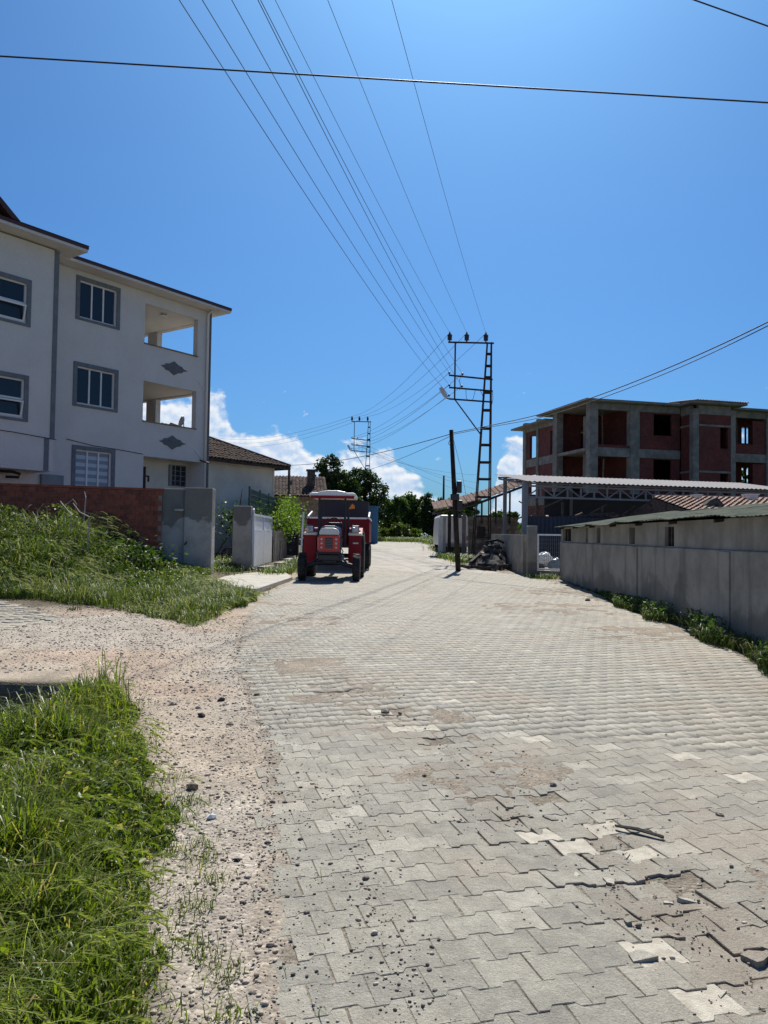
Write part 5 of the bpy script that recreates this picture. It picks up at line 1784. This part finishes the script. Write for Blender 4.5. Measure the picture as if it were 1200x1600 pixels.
# ------------------------------------------------------------------ wires
def wire(name, label, pts, r, group, mat='wire'):
    return tag(MB().tube(pts, r, 5).build(name, M[mat], smooth=True), label, 'wire' if mat == 'wire' else 'cable', group)


def stretch(a, b, k):
    return a - (b - a) * k, b + (b - a) * k


def span(a, b, sag, n_=24):
    a, b = Vector(a), Vector(b)
    return [a.lerp(b, k / n_) - Vector((0, 0, sag * 4 * (k / n_) * (1 - k / n_))) for k in range(n_ + 1)]


TOPS = [(430, 11.05), (512, 11.05), (612, 11.05), (280, 8.25), (316, 8.65), (362, 9.15), (403, 8.6), (407, 9.1)]
WL = ['wire from the left big insulator crossing the lower wires', 'wire from the middle big insulator', 'rightmost overhead wire, from the right big insulator',
      'leftmost of the overhead wires fanning up from the near pole', 'second overhead wire from the left, from the near pole', 'third overhead wire from the left, from the near pole',
      'left wire of the close pair fanning up from the near pole', 'right wire of the close pair fanning up from the near pole']
for k, (i_, (tx_, tz)) in enumerate(zip(INS, TOPS)):
    a = TP + i_
    v = ray(tx_, 0)
    D_ = (tz - CAM_H) / (v.z / v.y)
    b = at(tx_, 0, D_)
    hd = Vector((b.x - a.x, b.y - a.y, 0))
    L0 = hd.length
    c_ = .0016
    bb = (b.z - a.z - c_ * L0 * L0) / L0
    hd.normalize()
    L1 = L0 * 1.75
    pts = []
    for q in range(41):
        s_ = L1 * q / 40
        p = a + hd * s_
        pts.append(Vector((p.x, p.y, a.z + bb * s_ + c_ * s_ * s_)))
    wire('power_wire', WL[k] + ' in the upper sky', pts,   .0055 if k < 3 else .0062, 'overhead wires above the road')
BL_ = ['left', 'middle', 'right']
for k, i_ in enumerate(INS):
    a, b = TP + i_, FP + Vector((i_.x * .84, i_.y, i_.z))
    lab = ('thin wire strung from the %s big insulator to the far pole' % BL_[k]) if k < 3 else ['lowest wire between the two lattice poles, from the lamp arm', 'outer wire between the poles on the second lowest crossarm', 'outer wire between the poles on the third crossarm up', 'inner wire between the poles on the second lowest crossarm', 'inner wire between the poles on the third crossarm up'][k - 3]
    wire('power_wire', lab, span(a, b, .75 if k < 3 else .55), .0095, 'wires between the two lattice poles')
for k in range(3):
    a = FP + Vector((INS[k].x * .84, INS[k].y, INS[k].z))
    b = at(330 + k * 12, 682 + k * 7, 130)
    wire('power_wire', 'thin wire leading left from the %s insulator of the far pole' % BL_[k], span(a, b, 1.2), .012, 'wires leaving the far pole to the left')
for k in range(4):
    a = FP + Vector((INS[3 + k].x * .84, INS[3 + k].y, INS[3 + k].z))
    b = at(745 + k * 6, 742 + k * 13, 100)
    wire('power_wire', ['highest', 'second highest', 'third highest', 'lowest'][k] + ' thin wire leading right from the far pole past the leaning pole', span(a, b, .5), .011, 'wires leaving the far pole to the right')

PB, PT = Vector((2.64, 27.0, .25)), Vector((2.33, 27.0, 5.29))
tp = thing('timber_pole', 'dark timber pole leaning left at the roadside', 'utility pole', PB)
d_ = PT - PB
MB().tube([d_ * 0, d_ * .5, d_], [.095, .085, .074], 12).build('shaft', M['pole_dark'], tp, smooth=True)
for (f, dx, w_, h_) in ((.60, .17, .09, .42), (.47, .15, .10, .38), (.53, .0, .15, .22), (.40, .13, .08, .18)):
    p = d_ * f
    MB().box(p.x + dx - w_, p.x + dx + w_, -.16, -.02, p.z - h_ / 2, p.z + h_ / 2).build('switch_box', M['black'], tp, bevel=.02)
MB().tube([d_ * .96 + Vector((0, -.1, 0)), d_ * .9 + Vector((-.14, -.12, .0)), d_ * .88 + Vector((.0, -.12, .0))], .012, 5).build('cable_loop', M['cable'], tp)
wire('stay_wire', 'thin stay wire running down right from the top of the leaning pole', [PT + Vector((.05, .1, -.15)), at(722, 740, 28), at(731, 790, 29)], .007, 'service cables on the leaning pole')

CB = at(452, 727, 45)
svc1 = [PT + Vector((0, -.05, -.12))]
for (x, y, D_) in ((770, 664, 25.2), (850, 645.5, 22.8), (940, 616, 20.2), (1060, 568, 17), (1200, 503, 14), (1350, 420, 11), (1700, 225, 7.5)):
    svc1.append(at(x, y, D_))
svc2 = [PT + Vector((0, .05, -.16))]
for (x, y, D_) in ((770, 666.5, 25.2), (850, 651, 22.8), (940, 622, 20.2), (1060, 575, 17), (1200, 509, 14), (1350, 427, 11), (1700, 235, 7.5)):
    svc2.append(at(x, y, D_))


def smooth_path(P, n_=8):
    o = []
    for i in range(len(P) - 1):
        p0, p1, p2, p3 = P[max(i - 1, 0)], P[i], P[i + 1], P[min(i + 2, len(P) - 1)]
        for k in range(n_):
            t = k / n_
            o.append(.5 * ((2 * p1) + (p2 - p0) * t + (2 * p0 - 5 * p1 + 4 * p2 - p3) * t * t + (3 * p1 - p0 - 3 * p2 + p3) * t ** 3))
    return o + [P[-1]]


wire('service_cable', 'upper of two black cables rising right from the leaning pole', smooth_path(svc1), .013, 'service cables on the leaning pole', 'cable')
wire('service_cable', 'lower of two black cables rising right from the leaning pole', smooth_path(svc2), .010, 'service cables on the leaning pole', 'cable')
wire('service_cable', 'upper black cable from the leaning pole left to the small distant pole', span(PT + Vector((0, -.03, -.14)), CB + Vector((0, 0, .0)), .25), .014, 'service cables on the leaning pole', 'cable')
wire('service_cable', 'lower black cable from the leaning pole left towards the trees', span(PT + Vector((0, .03, -.2)), at(560, 738, 50), .15), .010, 'service cables on the leaning pole', 'cable')
wire('crossing_cable', 'thick black cable crossing the whole sky above the road', span(*stretch(at(-260, 72, 5.0), at(1460, 176, 5.0), 1.5), .0, 60), .0058, None, 'cable')
wire('corner_cable', 'black cable cutting the upper right corner of the sky', span(*stretch(at(900, -66, 5.4), at(1400, 112, 5.4), 1.2), .0), .0055, None, 'cable')

dp_ = thing('utility_pole', 'short dark pole between the village houses', 'utility pole', (CB.x, 45, .4))
MB().tube([(0, 0, 0), (0, 0, CB.z - .35)], [.1, .075], 10).build('shaft', M['wood_dark'], dp_, smooth=True)
MB().box(.02, .2, -.1, .02, 4.0, 4.25).box(-.1, .1, -.11, -.08, 4.9, 5.0).build('fitting', M['black'], dp_)
q = at(693.5, 743, 82)
dp2 = tag(MB().tube([(q.x, q.y, .6), (q.x, q.y, q.z)], [.14, .10], 8).build('utility_pole', M['wood_dark'], smooth=True), 'thin distant pole above the hedge left of the leaning pole', 'utility pole')


# ------------------------------------------------------------------ foliage
def blades(name, P, h, wd, bend, mat, parent=None, kind='stuff', az_mean=None):
    n_ = len(P)
    yaw = rng.random(n_) * 2 * pi if az_mean is None else rng.normal(az_mean, .9, n_)
    bd = np.stack([np.cos(yaw), np.sin(yaw)], 1)
    wv = np.stack([-bd[:, 1], bd[:, 0]], 1)
    b = bend * h
    def ring(f, fb, w_):
        c = np.column_stack([P[:, 0] + bd[:, 0] * b * fb, P[:, 1] + bd[:, 1] * b * fb, P[:, 2] + h * f])
        o = np.column_stack([wv * (wd * w_ / 2)[:, None], np.zeros(n_)])
        return c - o, c + o
    a0, a1 = ring(0, 0, .8)
    b0, b1 = ring(.45, .16, 1.0)
    c0_, c1_ = ring(.80, .52, .65)
    t0, _ = ring(1 - .25 * 0, 1.0, 0)
    t0[:, 2] -= h * bend * .35
    V = np.stack([a0, a1, b0, b1, c0_, c1_, t0], 1).reshape(-1, 3)
    o = (np.arange(n_) * 7)[:, None]
    q4 = np.concatenate([o + np.array([0, 1, 3, 2]), o + np.array([2, 3, 5, 4])])
    q3 = o + np.array([4, 5, 6])
    return np_mesh(name, V, [q4, q3], mat, parent, kind)


def leaves(name, P, size, mat, parent=None, kind=None, droop=.0, long=1.6):
    n_ = len(P)
    d1 = rng.normal(size=(n_, 3))
    d1[:, 2] -= droop
    d1 /= np.linalg.norm(d1, axis=1, keepdims=True)
    d2 = np.cross(d1, rng.normal(size=(n_, 3)))
    d2 /= np.linalg.norm(d2, axis=1, keepdims=True)
    nn = np.cross(d1, d2)
    L = (size * long)[:, None] * d1
    W = (size * .5)[:, None] * d2
    F_ = (size * .18)[:, None] * nn
    V = np.stack([P - L * .5, P - L * .05 + W + F_, P + L * .5, P - L * .05 - W + F_], 1).reshape(-1, 3)
    o = (np.arange(n_) * 4)[:, None]
    return np_mesh(name, V, [np.concatenate([o + np.array([0, 1, 2]), o + np.array([0, 2, 3])])], mat, parent, kind)


# near grass bank
def near_patch(x, y):
    e_ = gedge(y) + (vnoise(x, y, .35) - .5) * .35
    return (x < e_) & (x > np.interp(y, [3, 5, 6, 7, 7.6], [-3.0, -2.75, -2.52, -2.45, -2.6]) - .2 * vnoise(x, y, .5)) & (y < 7.55 - .5 * vnoise(x, y, .4))


q = scatter(46000, -3.5, -.3, 1.5, 7.7, lambda x, y: near_patch(x, y) & (rng.random(len(x)) < np.clip(3.5 / y, .45, 1)))
e_ = gedge(q[:, 1]) - q[:, 0]
tall = .05 + .30 * smoothstep(0, .6, e_) + .10 * smoothstep(5.5, 7.2, q[:, 1])
clump = vnoise(q[:, 0], q[:, 1], .3)
h = tall * (.22 + 1.15 * clump) * (.5 + rng.random(len(q)) * .8)
h = np.where((q[:, 1] > 5.9) & (rng.random(len(q)) < .07), .30 + .22 * rng.random(len(q)), h)
go = blades('grass', np.column_stack([q, H(q[:, 0], q[:, 1]) - .01]), h, .0055 + rng.random(len(q)) * .006, .25 + rng.random(len(q)) * .7, M['grass'])
tag(go, 'lush green wild grass on the near bank', 'grass', kind='stuff')
# broad-leaved weeds among it
q = scatter(9000, -3.4, -.4, 1.6, 7.4, lambda x, y: near_patch(x, y) & (vnoise(x, y, .45) > .45))
e_ = gedge(q[:, 1]) - q[:, 0]
P = np.column_stack([q, H(q[:, 0], q[:, 1]) + rng.random(len(q)) * (.05 + .22 * smoothstep(0, .5, e_))])
tag(leaves('ground_weeds', P, .014 + rng.random(len(q)) * .02, M['grass'], kind='stuff'), 'small broad-leaved weeds growing through the near grass', 'weeds', kind='stuff')


# nodding seed heads (wild barley)
def seed_heads(name, Q, hgt, mat, stem_r=.0011, head=.085, az_=None, nb_=16):
    V, F3, F4 = [], [], []
    off_ = 0
    for (x, y, z), hh in zip(Q, hgt):
        a = (random.random() * 2 * pi) if az_ is None else random.gauss(az_, 1.0)
        dx, dy = cos(a), sin(a)
        pts = []
        for k in range(7):
            f = k / 6
            lean = hh * .55 * f ** 2.4
            zz = z + hh * (f - .28 * f ** 4)
            pts.append(np.array((x + dx * lean, y + dy * lean, zz)))
        side_ = np.array((-dy, dx, 0)) * stem_r
        st_ = len(pts)
        for p in pts:
            V += [p - side_, p + side_]
        for k in range(st_ - 1):
            F4.append((off_ + 2 * k, off_ + 2 * k + 1, off_ + 2 * k + 3, off_ + 2 * k + 2))
        off_ += 2 * st_
        # head along the last part, arching over
        tip = pts[-1]
        dr = pts[-1] - pts[-2]
        dr /= np.linalg.norm(dr)
        hl = head * random.uniform(.7, 1.2)
        for k in range(nb_):
            f = k / nb_
            c = tip + dr * hl * f + np.array((0, 0, -hl * .45 * f * f))
            rr = np.array((random.gauss(0, 1), random.gauss(0, 1), random.gauss(0, 1)))
            rr /= np.linalg.norm(rr)
            o_ = dr * .9 + rr * .34 + np.array((0, 0, -.45 * f))
            o_ /= np.linalg.norm(o_)
            ln = hl * .36
            w_ = np.cross(o_, rr)
            w_ /= (np.linalg.norm(w_) + 1e-6)
            w_ *= .0017 * head / .085
            V += [c - w_, c + w_, c + o_ * ln]
            F3.append((off_, off_ + 1, off_ + 2))
            off_ += 3
    return np_mesh(name, np.array(V), [np.array(F4), np.array(F3)], mat, kind='stuff')


q = scatter(520, -3.0, -.5, 1.7, 7.3, near_patch)
e_ = gedge(q[:, 1]) - q[:, 0]
sh_ = seed_heads('grass_heads', np.column_stack([q, H(q[:, 0], q[:, 1])]), .18 + .34 * smoothstep(0, .6, e_) * (.5 + .6 * rng.random(len(q))), M['grass_seed'], .0012, .085, az_=.2, nb_=46)
tag(sh_, 'nodding pale green seed heads above the near grass', 'grass', kind='stuff')
# sparse tufts on the verge
tc_ = np.array([(ground_at(x, y).x, ground_at(x, y).y) for (x, y) in ((268, 1215), (282, 1245), (300, 1255), (315, 1320), (320, 1340), (270, 1330), (305, 1425), (325, 1500), (345, 1530), (300, 1480), (360, 1590), (285, 1280), (330, 1380))])
k_ = rng.integers(len(tc_), size=3200)
q = tc_[k_] + rng.normal(0, .045, (3200, 2))
nb2 = 900
q[nb2:] = scatter(2300, -3, 0, 1.9, 7.5, lambda x, y: (x > gedge(y) - .1) & (rng.random(len(x)) < np.exp(-np.clip(x - gedge(y), 0, 9) / .12)) & (vnoise(x, y, .3) > .4))
tuft = blades('verge_tufts', np.column_stack([q, H(q[:, 0], q[:, 1])]), .012 + rng.random(3200) ** 2 * .06, .0025 + rng.random(3200) * .0025, .3 + rng.random(3200) * .9, M['grass'])
tag(tuft, 'sparse grass tufts scattered on the dirt verge', 'grass', kind='stuff')


# tall weeds in front of the brick wall
def wall_y(x): return 21 + (x + 6.09) * (1.5 / 3.68)


FRONT = np.array([(-14, 14.6), (-7.2, 14.6), (-5.2, 13.4), (-3.7, 12.6), (-2.75, 11.4), (-2.35, 13.0), (-2.5, 15.4)])
def weed_back(x): return np.where(x < -5.9, wall_y(x) - .15, np.where(x < -4.6, 20.75, np.interp(x, [-4.6, -3.6, -2.45], [19.2, 17.6, 15.6])))
def weed_zone(x, y): return (x < -2.95 + .5 * vnoise(x, y, .5)) & (y > weed_front(x) + (vnoise(x, y, .6) - .5) * .9) & (y < weed_back(x)) & (x > -11.5)


def weed_h(x, y):
    f = (y - weed_front(x)) / (weed_back(x) - weed_front(x) + .01)
    hx = np.interp(x, [-11, -9, -8, -7.2, -6.4, -5.6, -4.8, -3.8, -2.4], [1.35, 1.45, 1.65, 1.35, .66, .34, .26, .34, .26])
    return hx * (.28 + .72 * smoothstep(.05, .75, f)) * (.65 + .6 * vnoise(x, y, .7))


q = scatter(32000, -11.5, -2.4, 11.2, 20.9, lambda x, y: weed_zone(x, y) & (rng.random(len(x)) < smoothstep(.2, .55, vnoise(x, y, .55)) + .12))
hh = weed_h(q[:, 0], q[:, 1])
go = blades('weed_grass', np.column_stack([q, H(q[:, 0], q[:, 1]) - .02]), hh * (.55 + .6 * rng.random(len(q))), .009 + rng.random(len(q)) * .012, .3 + rng.random(len(q)) * .7, M['weed'])
tag(go, 'tall tangled weeds and grass before the brick wall', 'weeds', kind='stuff')
q = scatter(20000, -11.5, -2.4, 11.2, 20.9, lambda x, y: weed_zone(x, y) & (x < -4.3) & (y > weed_front(x) + .8) & (vnoise(x + 9, y, .8) > .36))
hh = weed_h(q[:, 0], q[:, 1])
P = np.column_stack([q, H(q[:, 0], q[:, 1]) + hh * (1 - rng.random(len(q)) ** 2 * .8)])
go = leaves('weed_leaves', P, .022 + rng.random(len(q)) * .035, M['weed'], kind='stuff', droop=.3)
tag(go, 'leafy weeds massed in front of the brick wall', 'weeds', kind='stuff')
q = scatter(2300, -11.5, -2.4, 11.4, 20.6, lambda x, y: weed_zone(x, y) & (vnoise(x, y + 20, .9) > .35))
hh = weed_h(q[:, 0], q[:, 1])
go = seed_heads('weed_heads', np.column_stack([q, H(q[:, 0], q[:, 1])]), hh * (.85 + .35 * rng.random(len(q))), M['weed_pale'], .0022, .17, az_=.0, nb_=26)
tag(go, 'pale nodding seed heads over the tall weeds', 'weeds', kind='stuff')

q = scatter(11000, -11.5, -2.3, 11.0, 17.5, lambda x, y: weed_zone(x, y) & (y < weed_front(x) + np.where(x > -4.6, 4.5, 1.3)))
hh = (.05 + .38 * vnoise(q[:, 0], q[:, 1], .4)) * (.5 + .8 * rng.random(len(q)))
go = blades('front_grass', np.column_stack([q, H(q[:, 0], q[:, 1]) - .01]), hh, .006 + rng.random(len(q)) * .008, .3 + rng.random(len(q)) * .7, M['grass_far'])
tag(go, 'fresh green grass fringing the tall weeds by the side lane', 'grass', kind='stuff')

# broad dark shrub against the wall
sb = thing('shrub', 'dark broad-leaved shrub growing between the brick wall and the weeds', 'shrub', (-6.55, 19.1, .35))
P = rng.normal(size=(2600, 3)) * np.array((.5, .42, .24)) + np.array((0, 0, .42))
P = P[P[:, 2] > .05]
leaves('foliage', P, .05 + rng.random(len(P)) * .06, M['bush'], sb, droop=.2)
mb = MB()
for k in range(7):
    a = k * .9
    mb.tube([(0, 0, 0), (.2 * cos(a), .2 * sin(a), .5), (.45 * cos(a), .4 * sin(a), .85)], [.02, .014, .006], 5)
mb.build('stems', M['bark'], sb)
# dry stalks sticking out
for k, (x, y, pts) in enumerate(((100, 808, [(0, 0), (4, -20), (14, -28), (20, -20), (17, -8)]), (132, 800, [(0, 0), (2, -22), (0, -32)]), (60, 815, [(0, 0), (-2, -16), (8, -28)]),
                                 (40, 812, [(0, 0), (-4, -10), (6, -22), (10, -24)]), (112, 805, [(0, 0), (-12, -14), (-18, -22)]), (50, 828, [(0, 0), (14, -12), (22, -14)]),
                                 (140, 808, [(0, 0), (-16, -8), (-26, -22)]))):
    D_ = 18.6 - k * .12
    mb = MB().tube([at(x + a, y + b, D_ + .05 * i) for i, (a, b) in enumerate(pts)], [.016, .013, .011, .008, .006][:len(pts)], 5)
    mb.tube([at(x, y, D_), at(x - 3, y + 40, D_ - .1), at(x - 3, y + 75, D_ - .1)], .016, 5)
    tag(mb.build('dry_stalk', M['dry']), ['bleached dry stalk with a hooked tip, tallest against the brick wall', 'straight dry stalk right of the hooked one', 'short curved dry stalk in the middle of the weeds',
        'leftmost arched dry stalk over the weeds', 'dry stalk leaning left below the hooked one', 'low dry stalk lying to the right over the weeds', 'rightmost dry stalk leaning back to the left'][k], 'stalk', 'dry stalks above the weeds')

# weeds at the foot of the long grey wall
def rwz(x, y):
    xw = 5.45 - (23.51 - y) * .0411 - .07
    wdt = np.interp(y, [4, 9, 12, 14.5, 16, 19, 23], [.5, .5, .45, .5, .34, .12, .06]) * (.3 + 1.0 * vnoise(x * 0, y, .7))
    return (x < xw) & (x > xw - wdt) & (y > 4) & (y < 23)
q = scatter(5200, 3.8, 5.5, 4, 23, lambda x, y: rwz(x, y) & (rng.random(len(x)) < np.interp(y, [4, 14, 17, 23], [1, 1, .6, .15])))
hmax = np.interp(q[:, 1], [4, 10, 13, 15, 18, 23], [.30, .30, .25, .22, .10, .04])
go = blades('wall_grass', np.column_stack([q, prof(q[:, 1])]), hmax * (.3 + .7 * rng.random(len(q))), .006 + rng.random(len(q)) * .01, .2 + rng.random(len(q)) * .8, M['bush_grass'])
tag(go, 'grass and weeds along the foot of the grey shed wall', 'weeds', kind='stuff')
q = scatter(5000, 3.8, 5.5, 4, 19, lambda x, y: rwz(x, y) & (vnoise(x, y, .7) > .42))
P = np.column_stack([q, prof(q[:, 1]) + np.interp(q[:, 1], [4, 13, 16, 19], [.34, .34, .2, .08]) * rng.random(len(q)) ** 1.3])
tag(leaves('wall_weeds', P, .018 + rng.random(len(q)) * .03, M['bush'], kind='stuff'), 'dark leafy weeds in the shade of the grey shed wall', 'weeds', kind='stuff')  # dark bush colour stands in for shade at the wall foot

# other grass: yard, verge by the ramp, by the pole and gate, far bank
GR = [(-5.3, 23.4, .8, 1.6, 2600, .22), (-5.6, 27, .8, 2.0, 1500, .22), (-3.35, 24.6, .35, 1.4, 1800, .24), (-3.2, 28.5, .4, 2.2, 1500, .25), (3.7, 33.5, .55, 1.6, 1700, .3), (5.0, 23.9, .35, .5, 900, .16), (3.2, 36.5, .5, 2.0, 1200, .3),
      (3.9, 47, .8, 3.0, 1500, .3), (1.6, 66, 2.2, 2.0, 2600, .4), (4.5, 60, 1.2, 3, 1500, .4), (-2.75, 19.0, .10, 1.2, 400, .10), (-3.2, 16.2, .35, .8, 1300, .2), (0.5, 73, 3.5, 1.5, 2500, .5)]
PP, HH = [], []
for (x, y, sx_, sy_, n_, h_) in GR:
    q = np.column_stack([rng.normal(x, sx_ * .6, n_), rng.normal(y, sy_ * .6, n_)])
    PP.append(np.column_stack([q, H(q[:, 0], q[:, 1]) - .01]))
    HH.append(h_ * (.3 + .9 * rng.random(n_)))
PP, HH = np.concatenate(PP), np.concatenate(HH)
tag(blades('verge_grass', PP, HH, .008 + HH * .05, .3 + rng.random(len(HH)) * .7, M['weed']), 'patches of grass along the far verges and in the gateway', 'grass', kind='stuff')


def tree(name, label, base, trunk_h, blobs, n_leaf, size, mat, group=None, trunk_r=.16):
    """blobs: (dx, dy, z, rx, rz)"""
    t = thing(name, label, 'tree', base, 0, group)
    mb_ = MB()
    top_ = Vector((random.uniform(-.2, .2), 0, trunk_h))
    mb_.tube([(0, 0, -.2), (top_.x * .5, 0, trunk_h * .5), top_], [trunk_r, trunk_r * .8, trunk_r * .6], 9)
    for (dx, dy, z, rx, rz_) in blobs:
        mid_ = Vector((dx * .5, dy * .5, (trunk_h + z) / 2))
        mb_.tube([top_ - Vector((0, 0, .2)), mid_, Vector((dx, dy, z)), Vector((dx * 1.15, dy, z + rz_ * .6))], [trunk_r * .5, trunk_r * .35, trunk_r * .2, .015], 6)
    mb_.build('trunk', M['bark'], t)
    Ps = []
    tot = sum(b[3] ** 2 * b[4] for b in blobs)
    for (dx, dy, z, rx, rz_) in blobs:
        nb_ = int(n_leaf * rx * rx * rz_ / tot)
        ncl = max(6, nb_ // 55)
        c = rng.normal(size=(ncl, 3))
        c /= np.linalg.norm(c, axis=1, keepdims=True)
        c *= (.45 + .6 * rng.random((ncl, 1)) ** .6)
        c = c * np.array((rx, rx, rz_)) + np.array((dx, dy, z))
        k = rng.integers(ncl, size=nb_)
        Ps.append(c[k] + rng.normal(size=(nb_, 3)) * np.array((rx, rx, rz_)) * .17)
    P_ = np.concatenate(Ps)
    P_ = P_[P_[:, 2] > .05]
    leaves('crown', P_, size * (.7 + .7 * rng.random(len(P_))), mat, t, droop=.25)
    return t


def px_tree(name, label, D_, base_px, blobs_px, n_leaf, size, mat, group):
    b = at(base_px, 836, D_)
    z0 = float(prof(D_))
    bl = []
    for (x, y, rx, ry_) in blobs_px:
        p = at(x, y, D_)
        bl.append((p.x - b.x, random.uniform(-.6, .6), p.z - z0, rx * D_ / 1200, ry_ * D_ / 1200))
    return tree(name, label, (b.x, D_, z0), max(.6, min(q_[2] for q_ in bl) * .7), bl, n_leaf, size, mat, group)


random.seed(3)
TG = 'trees at the end of the road'
px_tree('tree', 'tall dark tree with a ragged top directly behind the tractor', 63, 522, [(516, 735, 19, 18), (528, 762, 26, 22), (498, 752, 13, 12), (545, 770, 20, 20), (510, 785, 22, 20), (489, 747, 6, 6), (517, 720, 8, 8)], 11000, .14, M['tree'], TG)
px_tree('tree', 'round dark tree behind the far lattice pole', 68, 575, [(568, 752, 20, 18), (585, 770, 17, 20), (560, 785, 22, 22), (590, 795, 13, 18), (572, 810, 22, 20), (556, 745, 12, 10)], 11000, .14, M['tree'], TG)
px_tree('tree', 'bushy tree just right of the blue hut', 76, 612, [(606, 800, 15, 18), (622, 790, 14, 14), (612, 822, 16, 14)], 6500, .15, M['tree2'], TG)
px_tree('tree', 'middle of the bushy trees closing the end of the road', 79, 645, [(640, 788, 16, 14), (652, 806, 18, 18), (636, 818, 16, 16), (656, 780, 9, 8)], 7500, .15, M['tree2'], TG)
px_tree('tree', 'bushy tree beside the white van', 77, 675, [(672, 800, 15, 16), (664, 778, 9, 8), (684, 790, 10, 12), (676, 822, 16, 14)], 6500, .15, M['tree'], TG)
px_tree('tree', 'tree top showing between the leaning pole and the tile roof', 72, 720, [(712, 788, 14, 10), (735, 782, 14, 9), (700, 800, 12, 10), (725, 800, 20, 10)], 6000, .15, M['tree2'], TG)
px_tree('tree', 'leafy tree seen under the tile roof of the ruined outbuilding', 56, 785, [(780, 812, 14, 12), (765, 815, 10, 8), (800, 806, 10, 8)], 4500, .12, M['tree2'], TG)
px_tree('tree', 'bushes low in front of the trees right of the blue hut', 70, 622, [(606, 832, 12, 8), (625, 828, 14, 9), (645, 833, 14, 7)], 4500, .12, M['weed'], TG)
px_tree('tree', 'tree seen through the window of the unfinished building', 66, 1168, [(1167, 740, 8, 10), (1163, 760, 10, 10), (1172, 775, 12, 14)], 2500, .16, M['tree2'], TG)

vb = thing('climbing_bush', 'bright green bush spilling over the plank fence behind the gate', 'bush', (-4.55, 33.2, .45))
P = np.concatenate([rng.normal(size=(n_, 3)) * np.array((sx_, sy_, sz_)) + np.array((cx, cy, cz)) for (n_, sx_, sy_, sz_, cx, cy, cz) in
                    ((2400, .26, 1.3, .34, .15, 2.0, 1.75), (1500, .24, 1.0, .25, .3, .6, 1.35), (1300, .22, .8, .25, .0, 3.6, 2.3))])
leaves('foliage', P, .05 + rng.random(len(P)) * .05, M['vine'], vb, droop=.3)
mb = MB()
for k in range(6):
    mb.tube([(0, -1.5 + k * .8, 0), (.05, -1.4 + k * .8, 1.0), (.12, -1.2 + k * .8, 2.0)], [.025, .018, .01], 5)
mb.build('stems', M['bark'], vb)
yb = thing('shrub', 'small dark bush in the yard behind the gate opening', 'shrub', (-5.4, 29.5, .5))
P = rng.normal(size=(900, 3)) * np.array((.5, .4, .3)) + np.array((0, 0, 1.55))
leaves('foliage', P, .06 + rng.random(len(P)) * .05, M['bush'], yb)
MB().tube([(0, 0, 0), (.05, 0, .8), (0, 0, 1.5)], [.04, .03, .01], 6).build('stems', M['bark'], yb)
# wheelbarrow-like scrap wheel in the gateway
sw = thing('cart_wheel', 'old iron wheel with a handle bar lying in the gateway grass', 'cart wheel', (-5.28, 26.3, .55))
MB().tube([(.24 * cos(a * pi / 10), .05 * sin(a * pi / 10), .24 + .24 * sin(a * pi / 10)) for a in range(21)], .03, 6).build('rim', M['rust'], sw)
for k in range(4):
    a = k * pi / 4
    MB().bar((.23 * cos(a), 0, .24 + .23 * sin(a)), (-.23 * cos(a), 0, .24 - .23 * sin(a)), .025).build('spoke', M['rust'], sw)
MB().bar((-.05, -.1, .85), (-.5, -.2, .05), .05).build('handle', M['wood_dark'], sw)
MB().box(-.62, -.42, -.25, -.12, -.1, .16).build('blade', M['rust'], sw)
yd = thing('yard_fence', 'dark wire fence at the back of the yard seen through the gate opening', 'fence', (-6.6, 33.5, .45))
for k in range(5):
    MB().box(k * .7, k * .7 + .06, -.03, .03, 0, 1.3).build('post', M['wood_dark'], yd)
for z in (.3, .6, .9, 1.2):
    MB().box(0, 2.9, -.012, .012, z, z + .025).build('rail', M['wood_dark'], yd)
MB().box(0, 2.9, .04, .07, .15, 1.15).build('dark_board', M['steel_dark'], yd)

# distant wood beyond the village
n_ = 9000
a = rng.uniform(-1.15, 1.15, n_)
r_ = rng.uniform(170, 230, n_)
x, y = r_ * np.sin(a), r_ * np.cos(a)
hz = (3.0 + 4.5 * vnoise(x, y * 0, 14) + 2 * vnoise(x, y * 0, 5)) * np.sqrt(rng.random(n_))
P = np.column_stack([x, y, .2 + hz])
tag(leaves('distant_wood', P, .7 + rng.random(n_) * .9, M['tree2'], kind='stuff', long=1.2), 'low belt of far-off trees beyond the village', 'wood', kind='stuff')
